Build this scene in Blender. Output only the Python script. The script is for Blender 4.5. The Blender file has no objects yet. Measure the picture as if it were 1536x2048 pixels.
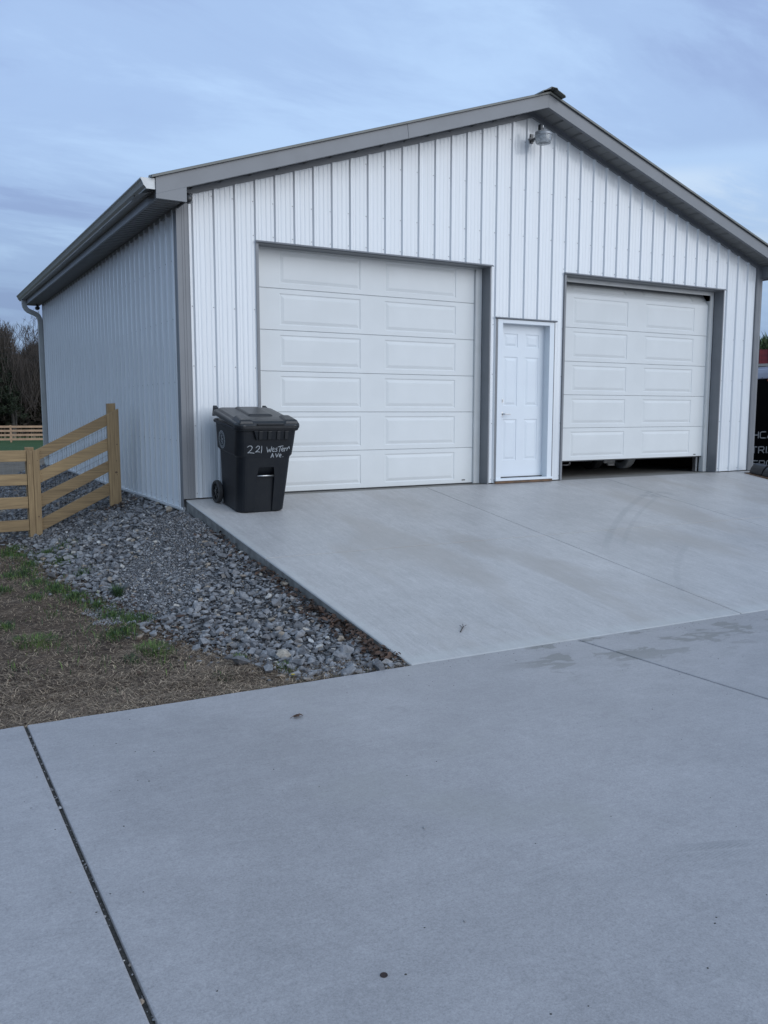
import bpy, bmesh, math, random
from mathutils import Vector, Matrix
R = random.Random(7)
C = bpy.context.scene.collection
rad = math.radians

# ------------------------------------------------------------------ camera
cam = bpy.data.cameras.new('camera'); camo = bpy.data.objects.new('camera', cam); C.objects.link(camo)
YAW, PITCH, ROLL = 0.5191, 0.1183, 0.0005
cy, sy, cp, sp = math.cos(YAW), math.sin(YAW), math.cos(PITCH), math.sin(PITCH)
F = Vector((sy*cp, cy*cp, -sp)); R0 = Vector((cy, -sy, 0)); U0 = R0.cross(F)
Rv = R0*math.cos(ROLL)+U0*math.sin(ROLL); Uv = U0*math.cos(ROLL)-R0*math.sin(ROLL)
CAM = Vector((-2.6104, -8.8145, 0.9327))
camo.matrix_world = Matrix(((Rv.x, Uv.x, -F.x, CAM.x), (Rv.y, Uv.y, -F.y, CAM.y), (Rv.z, Uv.z, -F.z, CAM.z), (0, 0, 0, 1)))
cam.sensor_fit = 'VERTICAL'; cam.sensor_height = 24; cam.lens = 1695.23*24/2048
cam.clip_end = 3000; cam.clip_start = .05
bpy.context.scene.camera = camo
sc = bpy.context.scene
sc.view_settings.view_transform = 'Standard'; sc.view_settings.look = 'None'
sc.view_settings.exposure = 0.0; sc.view_settings.gamma = 1; sc.view_settings.use_curve_mapping = False

# ------------------------------------------------------------------ world: dusk sky under thin cloud
SUN = Vector((.37, -.88, .30)).normalized()
SEL = math.asin(SUN.z); SAZ = math.atan2(SUN.x, SUN.y)
world = bpy.data.worlds.new('World'); sc.world = world; world.use_nodes = True
N = world.node_tree.nodes; L = world.node_tree.links; N.clear()
def wn(t, **k):
    n = N.new(t)
    for a, b in k.items(): setattr(n, a, b)
    return n
out = wn('ShaderNodeOutputWorld'); bg = wn('ShaderNodeBackground'); bg.inputs['Strength'].default_value = .145
L.new(bg.outputs[0], out.inputs[0])
sky = wn('ShaderNodeTexSky', sky_type='NISHITA', sun_disc=False, sun_elevation=SEL, sun_rotation=SAZ)
sky.air_density = 1.0; sky.dust_density = .6; sky.ozone_density = 2.5
tc = wn('ShaderNodeTexCoord'); sx = wn('ShaderNodeSeparateXYZ'); L.new(tc.outputs['Generated'], sx.inputs[0])
def wm(op, a, b=None, c=None, clamp=False):
    n = wn('ShaderNodeMath', operation=op, use_clamp=clamp)
    for i, v in enumerate((a, b, c)):
        if v is None: continue
        if isinstance(v, (int, float)): n.inputs[i].default_value = v
        else: L.new(v, n.inputs[i])
    return n.outputs[0]
zz = wm('ADD', wm('MAXIMUM', sx.outputs[2], 0), .16)
px, py = wm('DIVIDE', sx.outputs[0], zz), wm('DIVIDE', sx.outputs[1], zz)
cb = wn('ShaderNodeCombineXYZ'); L.new(px, cb.inputs[0]); L.new(py, cb.inputs[1])
mp = wn('ShaderNodeMapping'); mp.inputs['Rotation'].default_value = (0, 0, rad(24)); mp.inputs['Scale'].default_value = (.55, 1.25, 1)
mp.inputs['Location'].default_value = (3.1, .4, 0)
L.new(cb.outputs[0], mp.inputs[0])
def wnoise(scale, detail, rough, dist=0.0):
    n = wn('ShaderNodeTexNoise'); n.inputs['Scale'].default_value = scale; n.inputs['Detail'].default_value = detail
    n.inputs['Roughness'].default_value = rough; n.inputs['Distortion'].default_value = dist
    L.new(mp.outputs[0], n.inputs['Vector']); return n.outputs['Fac']
def wramp(src, stops):
    n = wn('ShaderNodeValToRGB'); L.new(src, n.inputs[0]); e = n.color_ramp.elements
    e[0].position, e[0].color = stops[0][0], (*stops[0][1], 1); e[1].position, e[1].color = stops[-1][0], (*stops[-1][1], 1)
    for p, c in stops[1:-1]: q = e.new(p); q.color = (*c, 1)
    n.color_ramp.interpolation = 'EASE'; return n.outputs[0]
big = wnoise(.55, 3, .5, .3); med = wnoise(1.6, 7, .62, .5)
mixn = wm('ADD', wm('MULTIPLY', big, .63), wm('MULTIPLY', med, .37))
# cloud banks: a low one towards -x, a higher one towards +x
zn = wm('ADD', sx.outputs[2], wm('MULTIPLY', wm('SUBTRACT', med, .5), .16))
def wr(v, a, b, c, d):
    n = wn('ShaderNodeMapRange', interpolation_type='SMOOTHSTEP'); L.new(v, n.inputs[0])
    for i_, q_ in zip((1, 2, 3, 4), (a, b, c, d)): n.inputs[i_].default_value = q_
    return n.outputs[0]
bankA = wm('MULTIPLY', wr(zn, .16, .25, 1, 0), wr(sx.outputs[0], .30, .62, 1, .15))
bankB = wm('MULTIPLY', wm('MULTIPLY', wr(zn, .235, .28, 0, 1), wr(zn, .30, .44, 1, 0)), wr(sx.outputs[0], .52, .72, 0, 1))
glowband = wm('MULTIPLY', wr(zn, .20, .24, 0, 1), wr(zn, .25, .36, 1, 0))
mixn = wm('ADD', wm('SUBTRACT', wm('SUBTRACT', mixn, wm('MULTIPLY', bankA, .075)), wm('MULTIPLY', bankB, .08)), wm('MULTIPLY', glowband, .045))
ccol = wramp(mixn, [(.36, (2.35, 3.25, 5.3)), (.44, (2.85, 4.0, 6.1)), (.51, (3.45, 4.8, 6.9)), (.60, (4.5, 5.65, 7.2))])
mx = wn('ShaderNodeMix', data_type='RGBA', blend_type='MIX'); mx.inputs['Factor'].default_value = .95
grd = wn('ShaderNodeMapRange', interpolation_type='SMOOTHSTEP'); L.new(sx.outputs[2], grd.inputs[0])   # deeper blue towards the horizon
for i_, v_ in zip((1, 2, 3, 4), (.02, .34, .66, 1.0)): grd.inputs[i_].default_value = v_
gs = wn('ShaderNodeVectorMath', operation='SCALE'); L.new(ccol, gs.inputs[0]); L.new(grd.outputs[0], gs.inputs['Scale'])
L.new(sky.outputs[0], mx.inputs['A']); L.new(gs.outputs[0], mx.inputs['B'])
# below the horizon: plain ground grey-blue
L.new(mx.outputs['Result'], bg.inputs['Color'])

sun = bpy.data.lights.new('sun', 'SUN'); suno = bpy.data.objects.new('sun', sun); C.objects.link(suno)
sun.energy = 1.95; sun.angle = rad(58); sun.color = (.97, .98, 1.0)
suno.rotation_euler = SUN.to_track_quat('Z', 'Y').to_euler()

# ------------------------------------------------------------------ materials
def mat(name, col, rough=.6, metal=0.0, col2=None, scale=5, detail=4, bump=0, bscale=60, lo=.35, hi=.65, stretch=(1, 1, 1), spec=.5, rnd=0, island=0, trans=0):
    m = bpy.data.materials.new(name); m.use_nodes = True; nt = m.node_tree; n, l = nt.nodes, nt.links
    b = n['Principled BSDF']; b.inputs['Base Color'].default_value = (*col, 1); b.inputs['Roughness'].default_value = rough
    b.inputs['Metallic'].default_value = metal; b.inputs['Specular IOR Level'].default_value = spec
    if trans: b.inputs['Transmission Weight'].default_value = trans
    t = n.new('ShaderNodeTexCoord'); mpp = n.new('ShaderNodeMapping'); mpp.inputs['Scale'].default_value = stretch
    l.new(t.outputs['Object'], mpp.inputs[0])
    c = None
    if col2 is not None:
        z = n.new('ShaderNodeTexNoise'); z.inputs['Scale'].default_value = scale; z.inputs['Detail'].default_value = detail
        l.new(mpp.outputs[0], z.inputs['Vector'])
        r = n.new('ShaderNodeMapRange'); r.inputs[1].default_value = lo; r.inputs[2].default_value = hi; l.new(z.outputs['Fac'], r.inputs[0])
        x = n.new('ShaderNodeMix'); x.data_type = 'RGBA'; l.new(r.outputs[0], x.inputs['Factor'])
        x.inputs['A'].default_value = (*col, 1); x.inputs['B'].default_value = (*col2, 1); c = x.outputs['Result']
        l.new(c, b.inputs['Base Color'])
    if rnd or island:
        if rnd: o = n.new('ShaderNodeObjectInfo'); src = o.outputs['Random']; amp = rnd
        else: o = n.new('ShaderNodeNewGeometry'); src = o.outputs['Random Per Island']; amp = island
        r = n.new('ShaderNodeMapRange'); r.inputs[3].default_value = 1-amp; r.inputs[4].default_value = 1+amp; l.new(src, r.inputs[0])
        v = n.new('ShaderNodeVectorMath'); v.operation = 'SCALE'; l.new(r.outputs[0], v.inputs['Scale'])
        if c is not None: l.new(c, v.inputs[0])
        else: v.inputs[0].default_value = col
        l.new(v.outputs[0], b.inputs['Base Color'])
    if bump:
        z = n.new('ShaderNodeTexNoise'); z.inputs['Scale'].default_value = bscale; z.inputs['Detail'].default_value = 5
        l.new(mpp.outputs[0], z.inputs['Vector'])
        bp = n.new('ShaderNodeBump'); bp.inputs['Strength'].default_value = bump; bp.inputs['Distance'].default_value = .01
        l.new(z.outputs['Fac'], bp.inputs['Height']); l.new(bp.outputs[0], b.inputs['Normal'])
    return m

def stone_mat(name, source, bright=1.0):
    m = bpy.data.materials.new(name); m.use_nodes = True; n, l = m.node_tree.nodes, m.node_tree.links; b = n['Principled BSDF']
    b.inputs['Roughness'].default_value = .85; b.inputs['Specular IOR Level'].default_value = .3
    if source == 'object': src = n.new('ShaderNodeObjectInfo').outputs['Random']
    else: src = n.new('ShaderNodeNewGeometry').outputs['Random Per Island']
    r = n.new('ShaderNodeValToRGB'); l.new(src, r.inputs[0]); e = r.color_ramp.elements; r.color_ramp.interpolation = 'LINEAR'
    pal = [(0, (.090, .090, .094)), (.25, (.130, .131, .137)), (.5, (.166, .168, .176)), (.80, (.212, .214, .222)), (.90, (.23, .232, .236)), (.94, (.21, .165, .125)), (.97, (.27, .24, .20)), (1, (.46, .45, .43))]
    e[0].position, e[0].color = 0, (*[q*bright for q in pal[0][1]], 1); e[1].position, e[1].color = 1, (*[q*bright for q in pal[-1][1]], 1)
    for p, c in pal[1:-1]: q = e.new(p); q.color = (*[k*bright for k in c], 1)
    t = n.new('ShaderNodeNewGeometry'); z = n.new('ShaderNodeTexNoise'); z.inputs['Scale'].default_value = 45; z.inputs['Detail'].default_value = 6; z.inputs['Roughness'].default_value = .7
    l.new(t.outputs['Position'], z.inputs['Vector'])
    mr = n.new('ShaderNodeMapRange'); mr.inputs[1].default_value = .3; mr.inputs[2].default_value = .7; mr.inputs[3].default_value = .60; mr.inputs[4].default_value = 1.5; l.new(z.outputs['Fac'], mr.inputs[0])
    v = n.new('ShaderNodeVectorMath'); v.operation = 'SCALE'; l.new(r.outputs[0], v.inputs[0]); l.new(mr.outputs[0], v.inputs['Scale']); l.new(v.outputs[0], b.inputs['Base Color'])
    bp = n.new('ShaderNodeBump'); bp.inputs['Strength'].default_value = .6; bp.inputs['Distance'].default_value = .006; l.new(z.outputs['Fac'], bp.inputs['Height']); l.new(bp.outputs[0], b.inputs['Normal'])
    return m

def concrete(name, ramp):
    """broom-finished slab: mottling, speckle, broom lines, stains with shapes of their own; coordinates are world positions"""
    m = bpy.data.materials.new(name); m.use_nodes = True; n, l = m.node_tree.nodes, m.node_tree.links; b = n['Principled BSDF']
    b.inputs['Roughness'].default_value = .46; b.inputs['Specular IOR Level'].default_value = .62 if not ramp else .5
    g = n.new('ShaderNodeNewGeometry'); P = g.outputs['Position']
    def nz(scale, detail=4, st=(1, 1, 1), rough=.55, dist=0, loc=(0, 0, 0)):
        a = n.new('ShaderNodeMapping'); a.inputs['Scale'].default_value = st; a.inputs['Location'].default_value = loc; l.new(P, a.inputs[0])
        z = n.new('ShaderNodeTexNoise'); z.inputs['Scale'].default_value = scale; z.inputs['Detail'].default_value = detail
        z.inputs['Roughness'].default_value = rough; z.inputs['Distortion'].default_value = dist; l.new(a.outputs[0], z.inputs['Vector']); return z.outputs['Fac']
    def mr(v, a, b_, c, d, smooth=False):
        r = n.new('ShaderNodeMapRange'); l.new(v, r.inputs[0])
        if smooth: r.interpolation_type = 'SMOOTHSTEP'
        for i, q in zip((1, 2, 3, 4), (a, b_, c, d)): r.inputs[i].default_value = q
        return r.outputs[0]
    def mm(op, a, b_=None):
        q = n.new('ShaderNodeMath'); q.operation = op
        for i, v in enumerate((a, b_)):
            if v is None: continue
            if isinstance(v, (int, float)): q.inputs[i].default_value = v
            else: l.new(v, q.inputs[i])
        return q.outputs[0]
    def mul(a, b_): return mm('MULTIPLY', a, b_)
    def blend(c, fac, col):
        x = n.new('ShaderNodeMix'); x.data_type = 'RGBA'; l.new(fac, x.inputs['Factor']); l.new(c, x.inputs['A']); x.inputs['B'].default_value = (*col, 1); return x.outputs['Result']
    s = n.new('ShaderNodeSeparateXYZ'); l.new(P, s.inputs[0]); X, Y = s.outputs[0], s.outputs[1]
    base = (.392, .379, .370) if ramp else (.300, .287, .288)
    k = mul(mr(nz(.8, 4), .3, .7, .90, 1.10), mr(nz(4.2, 6, rough=.7), .25, .75, .92, 1.08))
    k = mul(k, mr(nz(150, 3, rough=.85), .25, .75, .76, 1.24)); k = mul(k, mr(nz(40, 5, rough=.85), .3, .7, .90, 1.10))
    if ramp: k = mul(k, mr(nz(14, 4, (1.6, .10, 1), .7), .3, .7, .92, 1.07)); k = mul(k, mr(nz(70, 3, (1, .03, 1), .7), .3, .7, .91, 1.09))
    else: k = mul(k, mr(nz(38, 5, (.16, 1, 1), .75, .4), .3, .7, .95, 1.05)); k = mul(k, mr(nz(85, 4, rough=.9), .5, .75, 1.04, .74)); k = mul(k, mr(nz(9, 6, rough=.75), .3, .7, .94, 1.06))
    v = n.new('ShaderNodeVectorMath'); v.operation = 'SCALE'; v.inputs[0].default_value = base; l.new(k, v.inputs['Scale']); c = v.outputs[0]
    if ramp:
        # tan soil stains
        f = mul(mr(nz(.9, 5, (1.3, .45, 1), .6, .4, (2.2, 4.4, 0)), .50, .66, 0, .6, True), 1.0); c = blend(c, f, (.325, .298, .272))
        # pale trowelled margin along the lower and the left edge
        e = mm('MAXIMUM', mr(Y, -4.50, -4.44, 1, 0), mr(X, .055, .075, 1, 0)); e = mul(e, mr(nz(6, 3), .3, .6, .2, .55)); c = blend(c, e, (.43, .435, .42))
        # faint turning marks left by tyres
        for cx_, cy_, r_, w_, a_, xa, xb in ((12.9, -13.2, 14.15, .050, .25, 3.1, 6.2), (12.9, -13.2, 13.99, .034, .17, 3.4, 6.0), (7.4, -8.1, 6.02, .04, .13, 2.6, 4.5), (4.2, 1.2, 4.9, .06, .18, 5.2, 8.2)):
            dx, dy = mm('SUBTRACT', X, cx_), mm('SUBTRACT', Y, cy_)
            d = mm('SQRT', mm('ADD', mul(dx, dx), mul(dy, dy))); d = mm('ABSOLUTE', mm('SUBTRACT', d, r_))
            f = mul(mul(mr(d, w_*.4, w_, 1, 0, True), mr(nz(2.6, 5), .32, .62, .15, a_)), mul(mr(X, xa, xa+.5, 0, 1, True), mr(X, xb-.3, xb, 1, 0, True))); c = blend(c, f, (.17, .175, .18))
        dx, dy = mm('SUBTRACT', X, 5.95), mul(mm('SUBTRACT', Y, -.98), 1.8); d = mm('SQRT', mm('ADD', mul(dx, dx), mul(dy, dy)))
        f = mul(mr(d, .1, .42, 1, 0, True), mr(nz(5, 6, rough=.7), .46, .6, 0, .6)); c = blend(c, f, (.13, .135, .14))
    else:
        # damp, scaled patches below the foot of the ramp
        band = mul(mr(Y, -5.5, -4.9, 0, 1, True), mul(mr(X, .35, .8, 0, 1, True), mr(X, 3.0, 3.6, 1, .15, True)))
        f = mul(mr(nz(4.2, 7, (.7, 1.5, 1), .62, .3, (1.7, 0, 0)), .54, .57, 0, .75), band); c = blend(c, f, (.17, .165, .15))
        # soft brownish mottles further down the slab
        f = mr(nz(1.1, 5, rough=.6, loc=(5.2, 1.3, 0)), .57, .74, 0, .5, True); c = blend(c, f, (.29, .283, .265))
        # tyre tread print crossing the slab
        ax, ay, bx, by = -1.25, -6.77, .0, -7.10
        ln = math.hypot(bx-ax, by-ay); ux, uy = (bx-ax)/ln, (by-ay)/ln
        rx, ry = mm('SUBTRACT', X, ax), mm('SUBTRACT', Y, ay)
        al = mm('ADD', mul(rx, ux), mul(ry, uy)); ac = mm('ADD', mul(rx, -uy), mul(ry, ux))
        ac = mm('ADD', ac, mul(mm('SINE', mul(al, 2.4)), -.055))
        tread = mr(mm('SINE', mm('ADD', mul(al, 230), mul(mm('ABSOLUTE', ac), 500))), -.3, .5, .35, 1)
        for off, amp in ((0, .60), (-.062, .40), (-.124, .26)):
            f = mul(mul(mr(mm('ABSOLUTE', mm('SUBTRACT', ac, off)), .018, .032, 1, 0, True), tread), mul(mr(nz(3.0, 4), .36, .62, 0, amp), mul(mr(al, 0, .5, 0, 1, True), mr(al, 2.2, 3.4, 1, .2, True)))); c = blend(c, f, (.19, .19, .19))
    # scattered dark pin-point spots
    vo = n.new('ShaderNodeTexVoronoi'); vo.inputs['Scale'].default_value = 5.5; l.new(P, vo.inputs['Vector'])
    f = mul(mr(vo.outputs['Distance'], .015, .035, .75, 0), mr(nz(2.5, 2), .5, .6, 0, 1)); c = blend(c, f, (.10, .095, .085))
    l.new(c, b.inputs['Base Color'])
    h = mm('ADD', mul(nz(220, 3, rough=.7), .6), mul(nz(60, 3, (1, .06, 1) if ramp else (.06, 1, 1), .7), .5))
    bp = n.new('ShaderNodeBump'); bp.inputs['Strength'].default_value = .28; bp.inputs['Distance'].default_value = .004; l.new(h, bp.inputs['Height']); l.new(bp.outputs[0], b.inputs['Normal'])
    return m

M = dict(
    siding=mat('white_siding', (.655, .68, .70), .17, col2=(.615, .635, .65), scale=3, stretch=(9, 9, .22), bump=.008, bscale=300, lo=.35, hi=.75, spec=.6),
    trim=mat('taupe_trim', (.176, .184, .196), .42, col2=(.160, .167, .178), scale=4, bump=.02, bscale=200),
    trimd=mat('roof_charcoal', (.135, .14, .13), .42, col2=(.11, .115, .105), scale=6),
    soffit=mat('taupe_soffit', (.165, .168, .166), .5, col2=(.15, .152, .15), scale=3),
    gutter=mat('gutter_metal', (.26, .262, .25), .35, col2=(.24, .24, .23), scale=3),
    gutterin=mat('bare_aluminium_cap', (.62, .63, .62), .42, col2=(.55, .55, .54), scale=10),
    door=mat('door_white', (.635, .65, .645), .5, col2=(.60, .615, .61), scale=2, bump=.10, bscale=380),
    stop=mat('vinyl_stop', (.60, .61, .60), .5, col2=(.56, .565, .55), scale=5),
    entry=mat('entry_white', (.66, .70, .73), .4, col2=(.63, .665, .70), scale=2, bump=.03, bscale=250),
    rubber=mat('black_rubber', (.02, .02, .022), .7, col2=(.03, .03, .03), scale=20),
    wood=mat('cedar_wood', (.345, .240, .122), .75, col2=(.205, .14, .074), scale=4.5, detail=8, stretch=(.8, 14, 14), bump=.25, bscale=50, lo=.3, hi=.72, rnd=.16),
    woodv=mat('cedar_wood_upright', (.345, .240, .122), .75, col2=(.195, .13, .068), scale=4.5, detail=8, stretch=(14, 14, .8), bump=.25, bscale=50, lo=.3, hi=.72, rnd=.16),
    woodfar=mat('cedar_wood_weathered', (.42, .27, .17), .8, col2=(.34, .22, .14), scale=4),
    sill=mat('brown_wood_sill', (.16, .09, .05), .7, col2=(.10, .06, .035), scale=12),
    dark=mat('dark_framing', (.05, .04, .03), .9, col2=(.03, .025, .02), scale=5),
    floor=mat('garage_floor', (.22, .21, .19), .8, col2=(.17, .16, .145), scale=3),
    steel=mat('brushed_steel', (.55, .55, .55), .35, .9, col2=(.45, .45, .45), scale=30),
    bin=mat('bin_plastic', (.0035, .0055, .009), .46, col2=(.006, .008, .011), scale=9, bump=.08, bscale=160, spec=.33),
    binlid=mat('bin_lid_plastic', (.005, .0065, .0085), .34, col2=(.010, .011, .013), scale=7, bump=.08, bscale=160),
    paint=mat('paint_marker', (.42, .45, .47), .6, col2=(.30, .32, .34), scale=60),
    emblem=mat('emblem_print', (.40, .42, .44), .6, col2=(.33, .35, .36), scale=50),
    lampmetal=mat('lamp_metal', (.30, .31, .32), .4, .3, col2=(.25, .26, .27), scale=20),
    black=mat('black_plastic', (.012, .012, .014), .35, col2=(.02, .02, .02), scale=20),
    wire=mat('galvanised_wire', (.16, .165, .17), .5, .6, col2=(.12, .12, .12), scale=20),
    trailer=mat('gloss_black', (.001, .001, .0015), .5, col2=(.002, .002, .002), scale=5, spec=.08),
    railw=mat('trailer_white_rail', (.42, .45, .55), .35, col2=(.38, .41, .50), scale=4),
    letters=mat('grey_lettering', (.42, .42, .42), .55, col2=(.38, .38, .38), scale=5),
    amber=mat('amber_lens', (.35, .08, .03), .3, col2=(.3, .06, .02), scale=5),
    redroof=mat('red_metal_roof', (.11, .012, .013), .9, col2=(.07, .011, .012), scale=2, spec=.1),
    barnwall=mat('barn_wall', (.12, .10, .085), .8, col2=(.08, .07, .06), scale=4),
    grit=mat('joint_grit', (.060, .056, .050), .95, col2=(.025, .024, .021), scale=90, bump=.6, bscale=120),
    slabside=mat('slab_side', (.21, .21, .20), .9, col2=(.12, .12, .115), scale=9, detail=7, bump=.5, bscale=50),
    straw=mat('dead_straw', (.34, .26, .18), .9, island=.6),
    strawd=mat('dark_straw', (.125, .088, .062), .9, island=.6),
    grass=mat('green_grass', (.075, .125, .026), .7, island=.55),
    grassd=mat('deep_green_grass', (.02, .05, .016), .7, island=.5),
    leaf=mat('brown_leaf', (.062, .036, .024), .8, island=.55),
    bark=mat('grey_bark', (.085, .075, .068), .9, col2=(.05, .045, .04), scale=3),
    twig=mat('brown_twigs', (.055, .045, .040), .95, island=.5),
    brush=mat('dark_brush', (.040, .032, .026), .95, island=.6),
    brushg=mat('olive_brush', (.022, .024, .012), .95, island=.6),
    pine=mat('pine_foliage', (.018, .028, .012), .8, island=.6),
    cedarf=mat('cedar_foliage', (.045, .075, .022), .8, island=.6),
    flower=mat('yellow_flower', (.6, .45, .02), .6, col2=(.5, .35, .01), scale=40),
    coin=mat('tarnished_copper', (.05, .03, .025), .55, .5, col2=(.03, .02, .018), scale=60),
    apron=concrete('apron_concrete', True), drive=concrete('driveway_concrete', False),
    stone=stone_mat('limestone', 'object'), gravel=stone_mat('limestone_gravel', 'island'), fines=stone_mat('limestone_fines', 'island', 1.25),
    gravelbase=mat('gravel_bed_base', (.055, .055, .058), .95, col2=(.035, .034, .034), scale=25, bump=.8, bscale=40),
)
g = M['lens'] = mat('lens_plastic', (.75, .78, .8), .18, trans=.75)

# ------------------------------------------------------------------ geometry helpers
class MB:
    def __init__(s): s.v, s.f, s.m = [], [], []
    def add(s, vs, fs, mi=0):
        o = len(s.v); s.v += [tuple(p) for p in vs]; s.f += [tuple(o+i for i in f) for f in fs]; s.m += [mi]*len(fs); return s
    def box(s, x0, x1, y0, y1, z0, z1, mi=0):
        return s.add([(x0, y0, z0), (x1, y0, z0), (x1, y1, z0), (x0, y1, z0), (x0, y0, z1), (x1, y0, z1), (x1, y1, z1), (x0, y1, z1)],
                     [(0, 3, 2, 1), (4, 5, 6, 7), (0, 1, 5, 4), (1, 2, 6, 5), (2, 3, 7, 6), (3, 0, 4, 7)], mi)
    def hexa(s, a, b, mi=0):   # bottom quad a, top quad b, matching order (counter-clockwise from above)
        return s.add(list(a)+list(b), [(0, 3, 2, 1), (4, 5, 6, 7), (0, 1, 5, 4), (1, 2, 6, 5), (2, 3, 7, 6), (3, 0, 4, 7)], mi)
    def prism(s, poly, fn, a, b, mi=0):   # poly of 2-D points, fn(p,q,t)->xyz
        n = len(poly)
        return s.add([fn(p, q, a) for p, q in poly]+[fn(p, q, b) for p, q in poly],
                     [tuple(range(n))[::-1], tuple(range(n, 2*n))]+[(i, (i+1) % n, n+(i+1) % n, n+i) for i in range(n)], mi)
    def tube(s, pts, r, n=8, mi=0, caps=True):
        pts = [Vector(p) for p in pts]; rs = r if isinstance(r, (list, tuple)) else [r]*len(pts); vs = []; up = None
        for i, p in enumerate(pts):
            d = (pts[min(i+1, len(pts)-1)]-pts[max(i-1, 0)]).normalized()
            if up is None: up = Vector((0, 0, 1)) if abs(d.z) < .9 else Vector((1, 0, 0))
            a = d.cross(up).normalized(); b = a.cross(d).normalized(); up = b
            vs += [p+(a*math.cos(2*math.pi*k/n)+b*math.sin(2*math.pi*k/n))*rs[i] for k in range(n)]
        fs = [(i*n+k, i*n+(k+1) % n, (i+1)*n+(k+1) % n, (i+1)*n+k) for i in range(len(pts)-1) for k in range(n)]
        if caps: fs += [tuple(range(n))[::-1], tuple(range((len(pts)-1)*n, len(pts)*n))]
        return s.add(vs, fs, mi)
    def lathe(s, prof, cen, axis='z', n=24, mi=0):
        vs = []
        for r, h in prof:
            for k in range(n):
                a = 2*math.pi*k/n; c, d = r*math.cos(a), r*math.sin(a)
                vs.append((cen[0]+c, cen[1]+d, cen[2]+h) if axis == 'z' else ((cen[0]+h, cen[1]+c, cen[2]+d) if axis == 'x' else (cen[0]+c, cen[1]+h, cen[2]+d)))
        fs = [(i*n+k, i*n+(k+1) % n, (i+1)*n+(k+1) % n, (i+1)*n+k) for i in range(len(prof)-1) for k in range(n)]
        return s.add(vs, fs, mi)
    def mesh(s, name, mats, smooth=False, fix=True):
        me = bpy.data.meshes.new(name); me.from_pydata(s.v, [], s.f)
        for m in (mats if isinstance(mats, (list, tuple)) else [mats]): me.materials.append(m)
        if any(s.m): me.polygons.foreach_set('material_index', s.m)
        if fix:
            b = bmesh.new(); b.from_mesh(me); bmesh.ops.recalc_face_normals(b, faces=b.faces); b.to_mesh(me); b.free()
        if smooth: me.polygons.foreach_set('use_smooth', [True]*len(me.polygons))
        me.update(); return me
    def build(s, name, mats, parent=None, smooth=False, bevel=0, fix=True, loc=None):
        return link(name, s.mesh(name, mats, smooth, fix), parent, bevel, loc)
def link(name, me, parent=None, bevel=0, loc=None):
    o = bpy.data.objects.new(name, me); C.objects.link(o)
    if parent is not None: o.parent = parent
    if loc is not None: o.location = loc
    if bevel:
        b = o.modifiers.new('bevel', 'BEVEL'); b.width = bevel; b.segments = 2; b.limit_method = 'ANGLE'; b.angle_limit = rad(40)
    return o
def empty(name, label, cat, loc=(0, 0, 0), group=None, rot=None):
    o = bpy.data.objects.new(name, None); C.objects.link(o); o.location = loc
    if rot: o.rotation_euler = rot
    return tag(o, label, cat, group)
def tag(o, label, cat, group=None):
    o['label'] = label; o['category'] = cat
    if group: o['group'] = group
    return o
def struct(o): o['kind'] = 'structure'; return o
def stuff(o): o['kind'] = 'stuff'; return o
def holder(name):
    o = bpy.data.objects.new(name, None); C.objects.link(o); return struct(o)

def sstep(a, b, x):
    t = max(0, min(1, (x-a)/(b-a))); return t*t*(3-2*t)
def lerp_table(t, x):
    if x <= t[0][0]: return t[0][1]
    for (a, b), (c, d) in zip(t, t[1:]):
        if x <= c: return b+(d-b)*(x-a)/(c-a)
    return t[-1][1]
def vn(x, y, s=1.0, seed=0):   # cheap value noise
    x *= s; y *= s; xi, yi = math.floor(x), math.floor(y); fx, fy = x-xi, y-yi
    def h(a, b):
        q = math.sin(a*127.1+b*311.7+seed*74.7)*43758.5453; return q-math.floor(q)
    fx = fx*fx*(3-2*fx); fy = fy*fy*(3-2*fy)
    return (h(xi, yi)*(1-fx)+h(xi+1, yi)*fx)*(1-fy)+(h(xi, yi+1)*(1-fx)+h(xi+1, yi+1)*fx)*fy

# ------------------------------------------------------------------ terrain
YE = -4.583                                        # foot of the ramp
def drvz(x, y): return -.587-.0153*x-.0174*(y-YE)
def rampz(x, y): t = y/YE; return (-.587-.0153*x)*t
TOE = [(-4.6, .60), (-4.26, .74), (-3.6, .92), (-2.99, 1.08), (-1.76, 1.27), (-.35, 1.33), (1.4, 1.42), (2.5, 1.62), (5, 2.2), (7.5, 2.1), (11.7, 1.2), (14, .6)]
def basez(x, y):
    z = lerp_table([(-30, drvz(0, -30)-.03), (-4.6, -.600), (0, -.612), (3, -.62), (12, -.72), (30, -.88), (50, -1.05), (80, -1.4), (140, -1.6), (1000, -1.6)], y)
    if y < -4.5: z = min(z, drvz(max(min(x, 14), -14), max(y, -18))-.02)
    return z
def groundz(x, y):
    b = basez(x, y)
    if x <= 0:
        top = -.155 if y > 0 else rampz(0, y)-.115*(1-sstep(-3.2, -4.55, y)*.55)
        if y > 9: top = top+(b-top)*sstep(9, 13, y)
        top = max(top, b)
        w = lerp_table(TOE, y); s = max(0, min(1, (-x-.10)/(w-.10)))
        z = b+(top-b)*(1-s)**1.12
        n_ = (vn(x, y, 3.1)-.5)*.035+(vn(x, y, 9, 3)-.5)*.014
        return z+n_*(sstep(-4.58, -4.3, y))
    if x < 9.3 and -4.58 < y < 9.3: return -1.0
    if x >= 9.3 and y > -4.6:
        r = rampz(9.2, y)-.05 if y < 0 else -.05
        return r+(b-.05-r)*sstep(9.3, 11.2, x)
    return b
def inbed(x, y):
    w = lerp_table(TOE, y)+.10*(vn(x, y, 2.3, 5)-.5)*2
    return x > -w and y < 14
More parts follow.
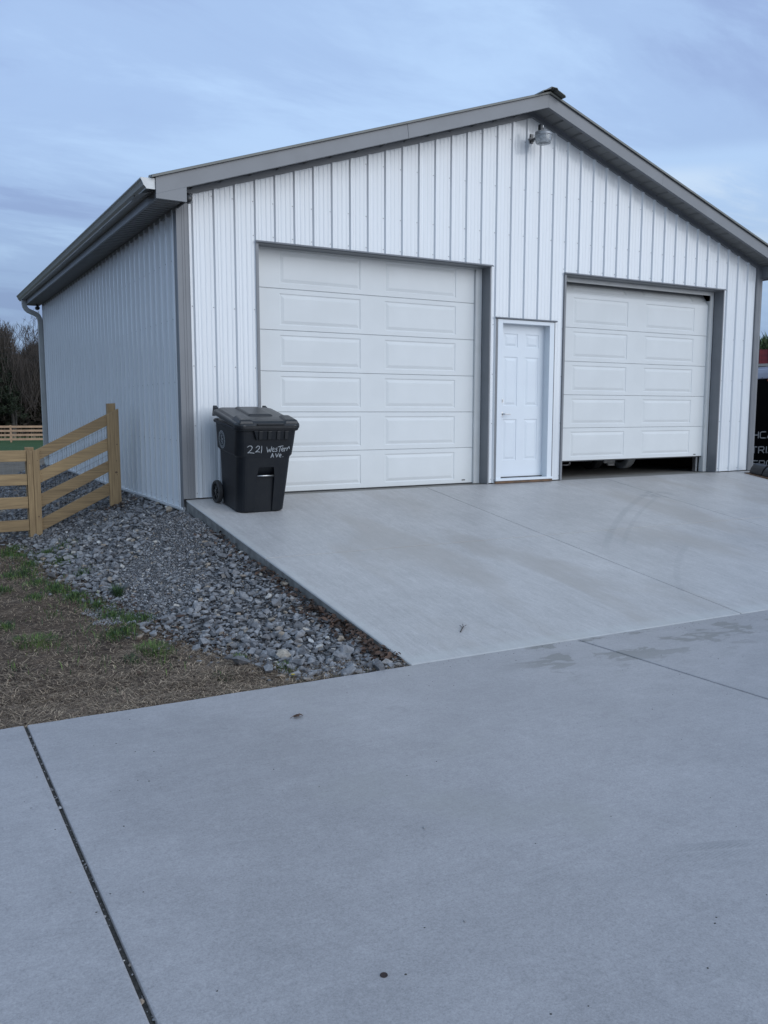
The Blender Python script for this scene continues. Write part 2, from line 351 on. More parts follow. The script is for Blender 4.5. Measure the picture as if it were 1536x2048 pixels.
xs = [-900, -400, -200, -100, -60, -35, -20, -14, -10, -8, -7]+[-6+.12*i for i in range(51)]+[.6, 2, 5, 8, 9.25, 9.35, 9.8, 10.3, 10.8, 11.3, 13, 16, 25, 50, 100, 200, 400, 900]
ys = [-900, -400, -100, -40, -20, -10, -7, -5.2, -4.75]+[-4.58+.12*i for i in range(135)]+[12, 13, 14, 16, 19, 23, 28, 34, 42, 52, 65, 85, 120, 200, 400, 900]
ys = sorted(set(round(y, 3) for y in ys)); xs = sorted(set(round(x, 3) for x in xs))
gm = MB(); nx_, ny_ = len(xs), len(ys)
gm.v = [(x, y, groundz(x, y)-(.25 if (-14 < x < 14 and -18 < y < -4.65) else 0)) for y in ys for x in xs]
gm.f = [(j*nx_+i, j*nx_+i+1, (j+1)*nx_+i+1, (j+1)*nx_+i) for j in range(ny_-1) for i in range(nx_-1)]; gm.m = [0]*len(gm.f)
def ground_mat():
    m = bpy.data.materials.new('soil_and_turf'); m.use_nodes = True; n, l = m.node_tree.nodes, m.node_tree.links; b = n['Principled BSDF']
    b.inputs['Roughness'].default_value = .95; b.inputs['Specular IOR Level'].default_value = .15
    P = n.new('ShaderNodeNewGeometry').outputs['Position']
    def nz(scale, detail, st=(1, 1, 1)):
        a = n.new('ShaderNodeMapping'); a.inputs['Scale'].default_value = st; l.new(P, a.inputs[0])
        z = n.new('ShaderNodeTexNoise'); z.inputs['Scale'].default_value = scale; z.inputs['Detail'].default_value = detail; z.inputs['Roughness'].default_value = .65; l.new(a.outputs[0], z.inputs['Vector']); return z.outputs['Fac']
    def mixc(f, a, b_, lo=.4, hi=.6):
        r = n.new('ShaderNodeMapRange'); r.inputs[1].default_value = lo; r.inputs[2].default_value = hi; l.new(f, r.inputs[0])
        x = n.new('ShaderNodeMix'); x.data_type = 'RGBA'; l.new(r.outputs[0], x.inputs['Factor'])
        for k, v in (('A', a), ('B', b_)):
            if isinstance(v, tuple): x.inputs[k].default_value = (*v, 1)
            else: l.new(v, x.inputs[k])
        return x.outputs['Result']
    soil = mixc(nz(5, 7), (.040, .029, .023), (.120, .085, .060), .35, .66)
    soil = mixc(nz(60, 4, (1, 3, 1)), soil, (.15, .115, .075), .55, .8)
    green = mixc(nz(1.3, 6), (.028, .062, .022), (.045, .085, .03), .35, .65)
    dirt = mixc(nz(1.2, 6, (1, 2.5, 1)), (.10, .085, .066), (.175, .15, .12), .35, .65)
    s = n.new('ShaderNodeSeparateXYZ'); l.new(P, s.inputs[0])
    a = n.new('ShaderNodeMath'); a.operation = 'ADD'; l.new(s.outputs[1], a.inputs[0])
    q = n.new('ShaderNodeMath'); q.operation = 'MULTIPLY'; q.inputs[1].default_value = 7; l.new(nz(.25, 4), q.inputs[0]); l.new(q.outputs[0], a.inputs[1])
    c = mixc(a.outputs[0], soil, dirt, 9, 12); c = mixc(a.outputs[0], c, green, 30, 33.5)
    l.new(c, b.inputs['Base Color'])
    bp = n.new('ShaderNodeBump'); bp.inputs['Strength'].default_value = .7; bp.inputs['Distance'].default_value = .02; l.new(nz(40, 6), bp.inputs['Height']); l.new(bp.outputs[0], b.inputs['Normal'])
    return m
struct(gm.build('ground', ground_mat(), smooth=True, fix=False))

# ------------------------------------------------------------------ lower driveway
drive = holder('driveway')
bed = MB(); bed.hexa([(-14, -18, -1.1), (14, -18, -1.1), (14, YE-.004, -1.1), (-14, YE-.004, -1.1)],
                     [(x, y, drvz(x, y)-.013) for x, y in ((-14, -18), (14, -18), (14, YE-.004), (-14, YE-.004))]); bed.build('joint_bed', M['grit'], drive)
J = [-14, -9.2, -5.65, -2.163, 1.318, 4.80, 8.3, 14]
JG = .0072
for a, b in zip(J, J[1:]):
    x0, x1 = a+(JG if a > -14 else 0), b-(JG if b < 14 else 0)
    mbs = MB(); n = max(2, int((x1-x0)/.12)); y0, y1 = -18, YE-.001
    def edge(x): return y1-(.008*vn(x, 3.3, 7, 2)+.006*vn(x, 1, 23, 4) if x < 0 else .002*vn(x, 1, 11, 4))
    prof = [(0, -.12), (0, -.007), (.002, -.002), (.007, 0)]    # tooled arris on the joint edges
    cols = [(x0+p, d) for p, d in prof]+[(x0+.007+(x1-x0-.014)*i/n, 0) for i in range(1, n)]+[(x1-p, d) for p, d in prof[::-1]]
    rows = [('e', -.12), ('e', -.006), (.006, 0), (.5, 0), (5, 0), (13.3, 0)]
    vs = []
    for r_, dz in rows:
        for x, d in cols:
            y = edge(x) if r_ == 'e' else (edge(x)-.006 if r_ == .006 else y1-r_); vs.append((x, y, drvz(x, y)+min(d, dz)))
    nc = len(cols)
    mbs.add(vs, [(j*nc+i, j*nc+i+1, (j+1)*nc+i+1, (j+1)*nc+i) for j in range(len(rows)-1) for i in range(nc-1)])
    mbs.build('concrete_slab', M['drive'], drive)
pm = MB()   # pebbles caught in the open joints
for jx in (-2.163, 1.318):
    for k in range(110 if jx < 0 else 60):
        y = R.uniform(-7.6 if jx < 0 else -6.3, YE-.05); r = R.choice([.0015, .002, .003, .0045]) if R.random() < .93 else .0075
        x = jx+R.uniform(-.007, .007); z = drvz(x, y)-.012+r*.5
        vs = [(x+r*math.cos(a)*R.uniform(.7, 1.3), y+r*math.sin(a)*R.uniform(.8, 1.6), z+R.uniform(-.2, .5)*r) for a in [k_*math.pi/3 for k_ in range(6)]]+[(x, y, z+r*1.1)]
        pm.add(vs, [(i, (i+1) % 6, 6) for i in range(6)])
stuff(pm.build('joint_pebbles', M['fines'], drive, fix=False))

# ------------------------------------------------------------------ apron (ramp) of six slabs
apron = holder('concrete_apron')
XR = 9.144
ab = MB(); ab.hexa([(.012, YE+.012, -1.05), (XR, YE+.012, -1.05), (XR, -.02, -1.05), (.012, -.02, -1.05)],
                   [(x, y, rampz(x, y)-.075) for x, y in ((.012, YE+.012), (XR, YE+.012), (XR, -.02), (.012, -.02))]); ab.build('apron_base', M['grit'], apron)
ax_ = [0, 3.022, 5.99, XR]; ay_ = [YE, -2.252, -.006]
for i in range(3):
    for j in range(2):
        x0, x1 = ax_[i]+(.0042 if i else 0), ax_[i+1]-(.0042 if i < 2 else 0)
        y0, y1 = ay_[j]+(.0065 if j else 0), ay_[j+1]-(.0065 if j < 1 else 0)
        bl = .012 if i == 0 else .002; bf = .014 if j == 0 else .0015
        m_ = MB(); zb = -.30 if True else 0
        xs_ = [x0, x0, x0+bl*.3, x0+bl]+[x0+bl+(x1-x0-bl-.002)*k/12 for k in range(1, 12)]+[x1-.002, x1, x1]; xd = [zb, -bl, -bl*.3, 0]+[0]*11+[0, -.002, -.03]
        ys_ = [y0, y0, y0+bf*.3, y0+bf]+[y0+bf+(y1-y0-bf-.002)*k/8 for k in range(1, 8)]+[y1-.002, y1, y1]; yd = [zb, -bf, -bf*.3, 0]+[0]*7+[0, -.002, -.03]
        if i == 2: xd[-1] = zb
        nc = len(xs_); vs = []
        for y, d2 in zip(ys_, yd):
            for x, d1 in zip(xs_, xd): vs.append((x, y, rampz(x, y)+min(d1, d2)))
        fs = [(q*nc+p, q*nc+p+1, (q+1)*nc+p+1, (q+1)*nc+p) for q in range(len(ys_)-1) for p in range(nc-1)]
        m_.add(vs, fs)
        m_.m = [1 if all(m_.v[k][0] < .001 for k in f) and i == 0 else 0 for f in fs]
        m_.build('concrete_slab', [M['apron'], M['slabside']], apron)

# ------------------------------------------------------------------ the garage building
W = 9.144; D = 9.144; XM = W/2; SL = .332
gar = empty('garage_building', 'white ribbed metal garage with grey trim, gabled roof and two overhead doors', 'garage')
def fold(x): return x if x <= XM else W-x
def soffz(x): return 3.159+SL*fold(x)
OPEN = [(.858, 3.948, 2.728), (4.058, 5.018, 2.105), (5.192, 8.300, 2.735)]
RIB0 = .166; PIT = .2286
def profile_points(x0, x1, first=RIB0, rib=((-.028, 0), (-.013, .020), (.013, .020), (.028, 0))):
    """(x, depth) pairs of the rolled profile: major ribs, three small stiffening lines between"""
    pts = {}
    k0 = int((x0-first)//PIT)-1
    for k in range(k0, k0+int((x1-x0)/PIT)+4):
        c = first+k*PIT
        for dx, h in rib: pts[round(c+dx, 5)] = h
        for q in (.060, .1143, .169):
            for dx, h in ((-.008, 0), (-.002, .0019), (.002, .0019), (.008, 0)): pts[round(c+q+dx, 5)] = h
    lst = sorted(pts.items())
    def h_at(x):
        for (a, b), (c, d) in zip(lst, lst[1:]):
            if a <= x <= c: return b+(d-b)*(x-a)/(c-a)
        return 0
    xs_ = sorted([x for x, _ in lst if x0 < x < x1]+[x0, x1]); return [(x, h_at(x)) for x in xs_], h_at
cuts = [.06]+[RIB0+.9144*k+.027 for k in range(0, 10)]+[9.085]
cuts = [c for i, c in enumerate(cuts) if i == 0 or c-cuts[i-1] > .2]
def wall_sheet(x0, x1):
    pts, h_at = profile_points(x0, x1); xx = {x: h for x, h in pts}
    for a, b, t in OPEN:
        for e in (a, b):
            if x0 < e < x1: xx[e] = h_at(e)
    if x0 < XM < x1: xx[XM] = h_at(XM)
    lst = sorted(xx.items()); m = MB(); lap = R.uniform(0, .0012)
    for (a, ha), (b, hb) in zip(lst, lst[1:]):
        mid = (a+b)/2; z0 = .012
        for p, q, t in OPEN:
            if p < mid < q: z0 = t+.004
        ya, yb = -ha-lap, -hb-lap
        m.add([(a, ya, z0), (b, yb, z0), (b, yb, soffz(b)-.002), (a, ya, soffz(a)-.002)], [(0, 1, 2, 3)])
    return m.build('wall_sheet', M['siding'], gar, fix=False)
for a, b in zip(cuts, cuts[1:]): wall_sheet(a, b)
# side walls: ten sheets each, shared mesh
EAVE = 2.985
def side_mesh(sign):
    pts, _ = profile_points(0, .9144, .114, ((-.046, 0), (-.026, .036), (.008, .036), (.026, 0))); m = MB()
    for (a, ha), (b, hb) in zip(pts, pts[1:]):
        m.add([(sign*ha, a, -.085), (sign*hb, b, -.085), (sign*hb, b, EAVE), (sign*ha, a, EAVE)], [(0, 1, 2, 3)])
    return m.mesh('wall_sheet', M['siding'], fix=False)
sl_, sr_ = side_mesh(-1), side_mesh(1)
for k in range(10):
    link('wall_sheet', sl_, gar, loc=(-R.uniform(0, .001), k*.9144, 0)); link('wall_sheet', sr_, gar, loc=(W+R.uniform(0, .001), k*.9144, 0))
m = MB(); m.add([(0, D, -.08), (W, D, -.08), (W, D, EAVE), (XM, D, soffz(XM)), (0, D, EAVE)], [(0, 1, 2, 3, 4)]); m.build('rear_wall', M['siding'], gar, fix=False)
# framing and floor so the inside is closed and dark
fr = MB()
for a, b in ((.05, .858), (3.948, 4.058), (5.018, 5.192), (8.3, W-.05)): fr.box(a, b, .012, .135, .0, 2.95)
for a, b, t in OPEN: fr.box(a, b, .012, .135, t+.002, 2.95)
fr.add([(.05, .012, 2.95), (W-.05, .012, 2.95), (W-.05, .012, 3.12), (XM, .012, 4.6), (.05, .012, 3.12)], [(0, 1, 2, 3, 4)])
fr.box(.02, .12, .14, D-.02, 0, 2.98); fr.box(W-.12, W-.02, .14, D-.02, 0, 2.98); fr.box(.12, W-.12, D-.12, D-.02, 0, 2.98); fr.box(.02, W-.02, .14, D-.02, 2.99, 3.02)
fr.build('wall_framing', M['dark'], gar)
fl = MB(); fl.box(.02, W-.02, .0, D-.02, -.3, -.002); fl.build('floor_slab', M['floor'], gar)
# base trim under the side wall
bt = MB(); bt.box(-.040, -.001, .0, D, -.112, -.084); bt.box(-.022, -.006, .002, D-.002, -.130, -.112); bt.build('base_trim', M['siding'], gar, bevel=.002)
# corner trims with fluting
def corner(xc, sgn, yc, syn, nm='corner_trim'):
    m = MB(); w = .104; t = .027
    fl_ = [(0, t), (.020, t), (.022, t-.003), (.028, t-.003), (.030, t), (.046, t), (.048, t-.003), (.054, t-.003), (.056, t), (.080, t), (.083, t-.004), (.090, t-.004), (w, t-.001), (w, .001)]
    z0, z1 = -.105, EAVE
    # face towards the gable front
    pts = [(xc-sgn*t, yc-syn*t)]+[(xc+sgn*a, yc-syn*b) for a, b in fl_]
    pts2 = [(xc-sgn*t, yc-syn*t)]+[(xc-sgn*b, yc+syn*a) for a, b in fl_]
    for seq, zlo in ((pts, .008 if syn > 0 else z0), (pts2, z0)):
        zt = lambda x: (soffz(x)-.005 if (syn > 0 and 0 <= x <= W) else z1)
        for a, b in zip(seq, seq[1:]): m.add([(*a, zlo), (*b, zlo), (*b, zt(b[0])), (*a, zt(a[0]))], [(0, 1, 2, 3)])
    m.build(nm, M['trim'], gar, fix=False)
corner(0, 1, 0, 1); corner(W, -1, 0, 1); corner(0, 1, D, -1); corner(W, -1, D, -1)
# rake trim: the dark channel where siding meets the sloping soffit
for s in (0, 1):
    X = (lambda x: x) if s == 0 else (lambda x: W-x)
    m = MB(); a, b = -.02, XM
    m.add([(X(x), y, soffz(0)+SL*x+dz) for x, y, dz in ((a, -.030, -.066), (b, -.030, -.066), (b, -.030, -.006), (a, -.030, -.006), (a, -.004, -.069), (b, -.004, -.069), (a, -.052, -.004), (b, -.052, -.004))],
          [(0, 1, 2, 3), (0, 1, 5, 4), (3, 2, 7, 6)]); m.build('rake_channel', M['trim'], gar)
# fascia boards on the gable, and box returns
def fb(x): return 3.125+SL*fold(x) if 0 <= x <= W else 3.125-SL*(-x if x < 0 else x-W)
for s in (0, 1):
    X = (lambda x: x) if s == 0 else (lambda x: W-x)
    m = MB(); xa_ = 2.56; m.prism([(-.303, 3.125-.303*SL), (xa_, 3.125+xa_*SL), (xa_-.02, 3.125+xa_*SL+.151), (-.303, 3.125-.303*SL+.158)], lambda p, q, t: (X(p), t, q), -.322, -.300); m.build('fascia', M['trim'], gar, bevel=.002)
    m = MB(); m.prism([(xa_+.002, 3.125+xa_*SL), (XM, 3.125+XM*SL), (XM, 3.125+XM*SL+.158), (xa_-.018, 3.125+xa_*SL+.152)], lambda p, q, t: (X(p), t, q), -.3235, -.300)
    m.prism([(-.303, 3.125-.303*SL), (XM, 3.125+XM*SL), (XM, 3.125+XM*SL+.004), (-.303, 3.125-.303*SL+.004)], lambda p, q, t: (X(p), t, q), -.300, -.278)
    m.build('fascia', M['trim'], gar, bevel=.002)
    m = MB(); m.prism([(-.306, 2.983), (0, 2.981), (0, 3.125+.0), (-.306, 3.125-.306*SL)], lambda p, q, t: (X(p), t, q), -.326, -.304)
    m.prism([(-.012, 2.981), (0, 2.981), (0, 3.155), (-.012, 3.15)], lambda p, q, t: (X(p), t, q), -.304, -.02); m.build('eave_return', M['trim'], gar, bevel=.0015)
    # drip edge and roof edge
    m = MB(); z = 3.125+.158
    m.prism([(-.345, z-.345*SL), (XM, z+XM*SL), (XM, z+XM*SL+.022), (-.345, z-.345*SL+.022)], lambda p, q, t: (X(p), t, q), -.350, -.326); m.build('rake_edge', M['trimd'], gar)
    # eave fascia along the side
    m = MB(); xx0, xx1 = sorted((X(-.303), X(-.281))); m.box(xx0, xx1, -.300, D+.3, 2.985, 3.18); m.build('eave_fascia', M['trim'], gar)
# gable soffit panels: twelve-inch panels with raised seams, laid along the slope
sm = MB(); pw = .318
sm.add([(0, -.300, 0), (pw, -.300, pw*SL), (pw, -.004, pw*SL), (0, -.004, 0)], [(0, 1, 2, 3)])
for o_, w_ in ((0, .016), (pw*.5-.003, .005)): sm.add([(o_, -.300, o_*SL-.0005), (o_+w_*.5, -.300, o_*SL-w_*1.1), (o_+w_, -.300, (o_+w_)*SL-.0005), (o_, -.004, o_*SL-.0005), (o_+w_*.5, -.004, o_*SL-w_*1.1), (o_+w_, -.004, (o_+w_)*SL-.0005)], [(0, 1, 4, 3), (1, 2, 5, 4)])
smL = sm.mesh('soffit_panel', M['soffit'], fix=False)
sm2 = MB(); sm2.v = [(-x, y, z) for x, y, z in sm.v]; sm2.f = sm.f; sm2.m = sm.m; smR = sm2.mesh('soffit_panel', M['soffit'], fix=False)
k = 0; x = XM
while x > -.25:
    link('soffit_panel', smL, gar, loc=(x-pw, 0, soffz(0)+SL*(x-pw))); link('soffit_panel', smR, gar, loc=(W-(x-pw), 0, soffz(0)+SL*(x-pw))); x -= pw
# side soffit panels
sm = MB(); n = 3; pl_ = .3048
for q in range(n):
    y0 = q*pl_/n; sm.add([(-.281, y0, 2.995), (-.030, y0, 2.995), (-.030, y0+.066, 2.995), (-.281, y0+.066, 2.995)], [(0, 3, 2, 1)])
    for a, b, c_, d in ((.066, .070, 0, .020), (.070, .0975, .020, .020), (.0975, pl_/n, .020, 0)): sm.add([(-.281, y0+a, 2.995+c_), (-.030, y0+a, 2.995+c_), (-.030, y0+b, 2.995+d), (-.281, y0+b, 2.995+d)], [(0, 3, 2, 1)])
se = sm.mesh('soffit_panel', M['soffit'], fix=False)
for q in range(32):
    link('soffit_panel', se, gar, loc=(0, -.300+q*pl_, 0)); link('soffit_panel', se, gar, loc=(W+.311, -.300+q*pl_, 0))
for a_ in (-.0305, W+.022): m = MB(); m.box(a_, a_+.0085, 0, D, 2.955, 2.998); m.build('eave_channel', M['trim'], gar)
# roof sheets
rs = MB(); pts, _ = profile_points(0, .9144, .114); e0 = -.345
for (a, ha), (b, hb) in zip(pts, pts[1:]):
    z0, z1 = 3.305+e0*SL, 3.305+XM*SL; rs.add([(e0, a, z0+ha), (XM, a, z1+ha), (XM, b, z1+hb), (e0, b, z0+hb)], [(0, 1, 2, 3)])
    if True: rs.add([(e0, a, z0-.012), (e0, a, z0+ha), (e0, b, z0+hb), (e0, b, z0-.012)], [(0, 1, 2, 3)])
rL = rs.mesh('roof_sheet', M['trimd'], fix=False); r2 = MB(); r2.v = [(-x, y, z) for x, y, z in rs.v]; r2.f = [f[::-1] for f in rs.f]; r2.m = rs.m; rR = r2.mesh('roof_sheet', M['trimd'], fix=False)
nsh = 11
for q in range(nsh):
    y = -.350+q*.898
    a = link('roof_sheet', rL, gar, loc=(0, y, 0)); b = link('roof_sheet', rR, gar, loc=(W, y, 0))
m = MB()
for s in (0, 1):
    X = (lambda x: x) if s == 0 else (lambda x: W-x)
    m.add([(X(-.34), -.35, 3.30-.34*SL), (X(XM), -.35, 3.30+XM*SL), (X(XM), D+.33, 3.30+XM*SL), (X(-.34), D+.33, 3.30-.34*SL)], [(0, 1, 2, 3)])
m.build('roof_deck', M['dark'], gar, fix=False)
# ridge cap
m = MB(); zr = 3.305+XM*SL+.016
pr = [(-.185, -.185*SL-.012), (-.172, -.172*SL+.004), (-.06, -.012), (-.045, .010), (.045, .010), (.06, -.012), (.172, -.172*SL+.004), (.185, -.185*SL-.012)]
pi_ = [(x*.97, z-.006) for x, z in pr]
m.prism(pr+pi_[::-1], lambda p, q, t: (XM+p, t, zr+q), -.425, D+.36); m.build('ridge_cap', M['trimd'], gar)
# gutter, left eave
def gutter(X):
    m = MB(); gp = [(-.445, 3.166), (-.445, 3.155), (-.440, 3.150), (-.432, 3.138), (-.424, 3.118), (-.418, 3.100), (-.402, 3.085), (-.395, 3.078), (-.393, 3.068), (-.306, 3.068), (-.306, 3.172)]
    for a, b in zip(gp, gp[1:]): m.add([(X(a[0]), -.300, a[1]), (X(b[0]), -.300, b[1]), (X(b[0]), D+.31, b[1]), (X(a[0]), D+.31, a[1])], [(0, 1, 2, 3)])
    m.add([(X(-.445), -.300, 3.166), (X(-.430), -.300, 3.170), (X(-.430), D+.31, 3.170), (X(-.445), D+.31, 3.166)], [(0, 1, 2, 3)])
    g_ = m.build('gutter', M['gutter'], gar, fix=False)
    for yy in (-.304, D+.312):
        c = MB(); c.prism([(X(a), b) for a, b in gp], lambda p, q, t: (p, t, q), yy-.003, yy); c.build('end_cap', M['gutterin'], g_)
gutter(lambda x: x); gutter(lambda x: W-x)
# downspout at the far left corner
def rectpath(path, w, d, mats, name, parent, smooth=False):
    m = MB(); P_ = [Vector(p) for p in path]; vs = []
    for i, p in enumerate(P_):
        t = (P_[min(i+1, len(P_)-1)]-P_[max(i-1, 0)]).normalized(); a = Vector((0, 1, 0)); b = a.cross(t).normalized()
        vs += [p+a*w/2+b*d/2, p-a*w/2+b*d/2, p-a*w/2-b*d/2, p+a*w/2-b*d/2]
    m.add(vs, [(i*4+k, i*4+(k+1) % 4, i*4+4+(k+1) % 4, i*4+4+k) for i in range(len(P_)-1) for k in range(4)]+[(0, 1, 2, 3)])
    return m.build(name, mats, parent, bevel=.006)
dsm = mat('downspout_metal', (.42, .43, .42), .4, col2=(.38, .39, .38), scale=4)
rectpath([(-.345, 9.2, 3.07), (-.345, 9.2, 3.0), (-.338, 9.2, 2.95), (-.315, 9.2, 2.905), (-.28, 9.2, 2.87), (-.2, 9.2, 2.835), (-.14, 9.2, 2.81), (-.10, 9.2, 2.78), (-.075, 9.2, 2.73), (-.068, 9.2, 2.66), (-.068, 9.2, .05), (-.070, 9.2, .0)], .085, .085, dsm, 'downspout', gar)
m = MB(); m.hexa([(-.115, 8.93, -.13), (-.025, 8.93, -.13), (-.025, 9.02, -.16), (-.115, 9.02, -.16)], [(-.11, 9.16, .02), (-.03, 9.16, .02), (-.03, 9.24, .0), (-.11, 9.24, .0)]); m.build('downspout_shoe', dsm, gar)

# ---- siding screws: one joined part
m = MB()
def screw(p, n_, r=.0062):
    a = Vector((0, 0, 1)); b = Vector(n_).cross(a); q = 6; c = Vector(p)
    m.add([c+(a*math.cos(2*math.pi*k/q)+b*math.sin(2*math.pi*k/q))*r for k in range(q)]+[c+(a*math.cos(2*math.pi*k/q)+b*math.sin(2*math.pi*k/q))*r*.55+Vector(n_)*.006 for k in range(q)], [(k, (k+1) % q, q+(k+1) % q, q+k) for k in range(q)]+[tuple(range(q, 2*q))])
for zrow in (.06, .78, 1.40, 2.02, 2.80, 3.15, 3.72, 4.3):
    for k in range(39):
        x = RIB0+k*PIT-.037
        if zrow > soffz(x)-.1 or x < .1 or x > 9.03: continue
        if any(a-.01 < x < b+.01 and zrow < t+.02 for a, b, t in OPEN): continue
        if zrow == 2.80 and not any(a-.1 < x < b+.05 for a, b, t in (OPEN[0], OPEN[2])): continue
        screw((x, -.001, zrow+R.uniform(-.004, .004)), (0, -1, 0))
for zrow in (-.04, .62, 1.24, 1.90, 2.5):
    for k in range(40): screw((-.001, .114+k*PIT-.078, zrow), (-1, 0, 0))
stuff(m.build('siding_screws', M['lampmetal'], gar, fix=False))

# ---- openings: trim
def opening_trim(a, b, t, d, par, wide=.026):
    m = MB()
    m.box(a-wide, a-.004, -.024, .004, .006, t); m.box(a-.004, a+.004, -.024, d, .006, t); m.build('jamb_trim', M['trim'], par)
    m = MB(); m.box(b+.006, b+wide*.6, -.024, .004, .006, t); m.box(b-.004, b+.006, -.024, d, .002, t); m.build('jamb_trim', M['trim'], par)
    m = MB(); m.box(a+.004, b-.004, -.024, d, t-.004, t+.006); m.box(a-wide, b+wide, -.034, .004, t+.006, t+.022)
    m.prism([(-.048, .004), (-.034, .018), (-.034, .006), (-.046, .000)], lambda p, q, s_: (s_, p, t+q), a-wide-.006, b+wide+.010)
    m.build('head_trim', M['trim'], par)

def section_mesh(w, h, panels, name='door_section'):
    """one raised-panel steel section, face at y=0 looking to -y, origin at its lower left corner"""
    m = MB(); g_ = .0025; hh = h-g_
    xs_ = [0]+[e for p in panels for e in p]+[w]; z0, z1 = .054, hh-.052
    zs_ = [0, .004, z0, z1, hh-.006, hh]; ydz = {0: .006, hh: .006}
    def yy(z): return ydz.get(z, 0)
    for i in range(len(xs_)-1):
        for j in range(5):
            if j == 2 and i % 2 == 1: continue
            m.add([(xs_[i], yy(zs_[j]), zs_[j]), (xs_[i+1], yy(zs_[j]), zs_[j]), (xs_[i+1], yy(zs_[j+1]), zs_[j+1]), (xs_[i], yy(zs_[j+1]), zs_[j+1])], [(0, 1, 2, 3)])
    for a, b in panels:
        loops = []
        for ins, dep in ((0, 0), (.005, .0048), (.012, .0066), (.018, .0062), (.050, -.001), (.056, -.0012)):
            loops.append([(a+ins, dep, z0+ins), (b-ins, dep, z0+ins), (b-ins, dep, z1-ins), (a+ins, dep, z1-ins)])
        for p, q in zip(loops, loops[1:]): m.add(p+q, [(k, (k+1) % 4, 4+(k+1) % 4, 4+k) for k in range(4)])
        m.add(loops[-1], [(0, 1, 2, 3)])
    m.add([(0, .006, 0), (w, .006, 0), (w, .045, 0), (0, .045, 0), (0, .006, hh), (w, .006, hh), (w, .045, hh), (0, .045, hh)], [(0, 3, 2, 1), (4, 5, 6, 7), (2, 3, 7, 6), (0, 4, 7, 3), (1, 2, 6, 5)])
    return m.mesh(name, M['door'], fix=False)
def weather_strip(par, a, b, t, d, head=False):
    m = MB(); m.box(a+.004, a+.055, d-.035, d-.018, .004, t-.004); m.box(b-.095, b-.006, d-.035, d-.020, .004, t-.004); m.box(b-.100, b-.090, d-.030, d-.003, .004, t-.05)
    m.box(a+.055, b-.095, d-.035, d-.018, t-.016, t-.004); m.build('door_stop', M['stop'], par, bevel=.002)
# left overhead door, closed
gd = MB(); gd.box(.866, 3.94, .182, .19, .0, .012); gdo = gd.build('garage_door', M['rubber'], gar)
gdo['label'] = 'closed left overhead door with six raised-panel sections'
secL = section_mesh(3.062, .4565, [(.315, 1.339), (1.672, 2.697)])
for k in range(6): link('door_section', secL, gdo, loc=(.868, .18, .012+k*.4565))
m = MB(); m.box(3.685, 3.735, .177, .1795, .045, .058); m.build('maker_badge', M['black'], gdo)
opening_trim(.858, 3.948, 2.728, .145, gdo); weather_strip(gdo, .858, 3.948, 2.728, .18)
# right overhead door, raised a little, top section leaning back
gd = MB(); gd.box(5.2, 8.29, .194, .225, .233, .246); gdr = gd.build('garage_door', M['rubber'], gar)
gdr['label'] = 'right overhead door raised a little off the floor'
secR = section_mesh(3.040, .4575, [(.318, 1.342), (1.694, 2.718)])
for k in range(5): link('door_section', secR, gdr, loc=(5.208, .19, .246+k*.4575))
tp = link('door_section', secR, gdr, loc=(5.208, .192, .246+5*.4575)); tp.rotation_euler = (rad(-38), 0, 0)
m = MB(); m.box(8.03, 8.08, .187, .1895, .268, .281); m.build('maker_badge', M['black'], gdr)
opening_trim(5.192, 8.300, 2.735, .145, gdr)
m = MB(); m.box(5.196, 5.215, .150, .170, .004, 2.73); m.box(8.225, 8.294, .150, .168, .004, 2.73); m.box(8.216, 8.225, .155, .235, .004, 2.6); m.box(5.215, 8.225, .150, .168, 2.675, 2.731); m.build('door_stop', M['stop'], gdr, bevel=.002)
m = MB(); m.box(8.150, 8.19, .24, .30, .005, 2.6); m.build('door_track', M['steel'], gdr)
# entry door
ed = MB(); a, b, t = 4.075, 5.001, 2.096
for q in (ed.box(a, 4.153, -.030, .10, .035, t), ed.box(4.925, b, -.030, .10, .035, t), ed.box(4.153, 4.925, -.030, .10, 2.050, t)): pass
edo = ed.build('entry_door', M['entry'], gar, bevel=.002); edo['label'] = 'white six-panel entry door between the two overhead doors'
m = MB(); xs_ = [4.157, 4.262, 4.484, 4.612, 4.834, 4.936]; zs_ = [.075, .290, .831, 1.003, 1.636, 1.759, 1.933, 2.062]; yl = .085
for i in range(5):
    for j in range(7):
        if i % 2 == 1 and j % 2 == 1:
            x0, x1, z0, z1 = xs_[i], xs_[i+1], zs_[j], zs_[j+1]; lp = [[(x0+s_, yl+d_, z0+s_), (x1-s_, yl+d_, z0+s_), (x1-s_, yl+d_, z1-s_), (x0+s_, yl+d_, z1-s_)] for s_, d_ in ((0, 0), (.006, .006), (.016, .007), (.022, .006), (.048, -.001))]
            for p, q in zip(lp, lp[1:]): m.add(p+q, [(k, (k+1) % 4, 4+(k+1) % 4, 4+k) for k in range(4)])
            m.add(lp[-1], [(0, 1, 2, 3)])
        else: m.add([(xs_[i], yl, zs_[j]), (xs_[i+1], yl, zs_[j]), (xs_[i+1], yl, zs_[j+1]), (xs_[i], yl, zs_[j+1])], [(0, 1, 2, 3)])
m.add([(4.936, yl, .075), (4.936, yl, 2.062), (4.936, yl+.045, 2.062), (4.936, yl+.045, .075)], [(0, 1, 2, 3)])
m.add([(4.157, yl, .075), (4.936, yl, .075), (4.936, yl+.045, .075), (4.157, yl+.045, .075)], [(0, 1, 2, 3)])
m.build('door_leaf', M['entry'], edo, fix=False)
m = MB(); m.box(4.12, 4.94, .135, .15, .0, 2.1); m.build('door_backing', M['dark'], edo)
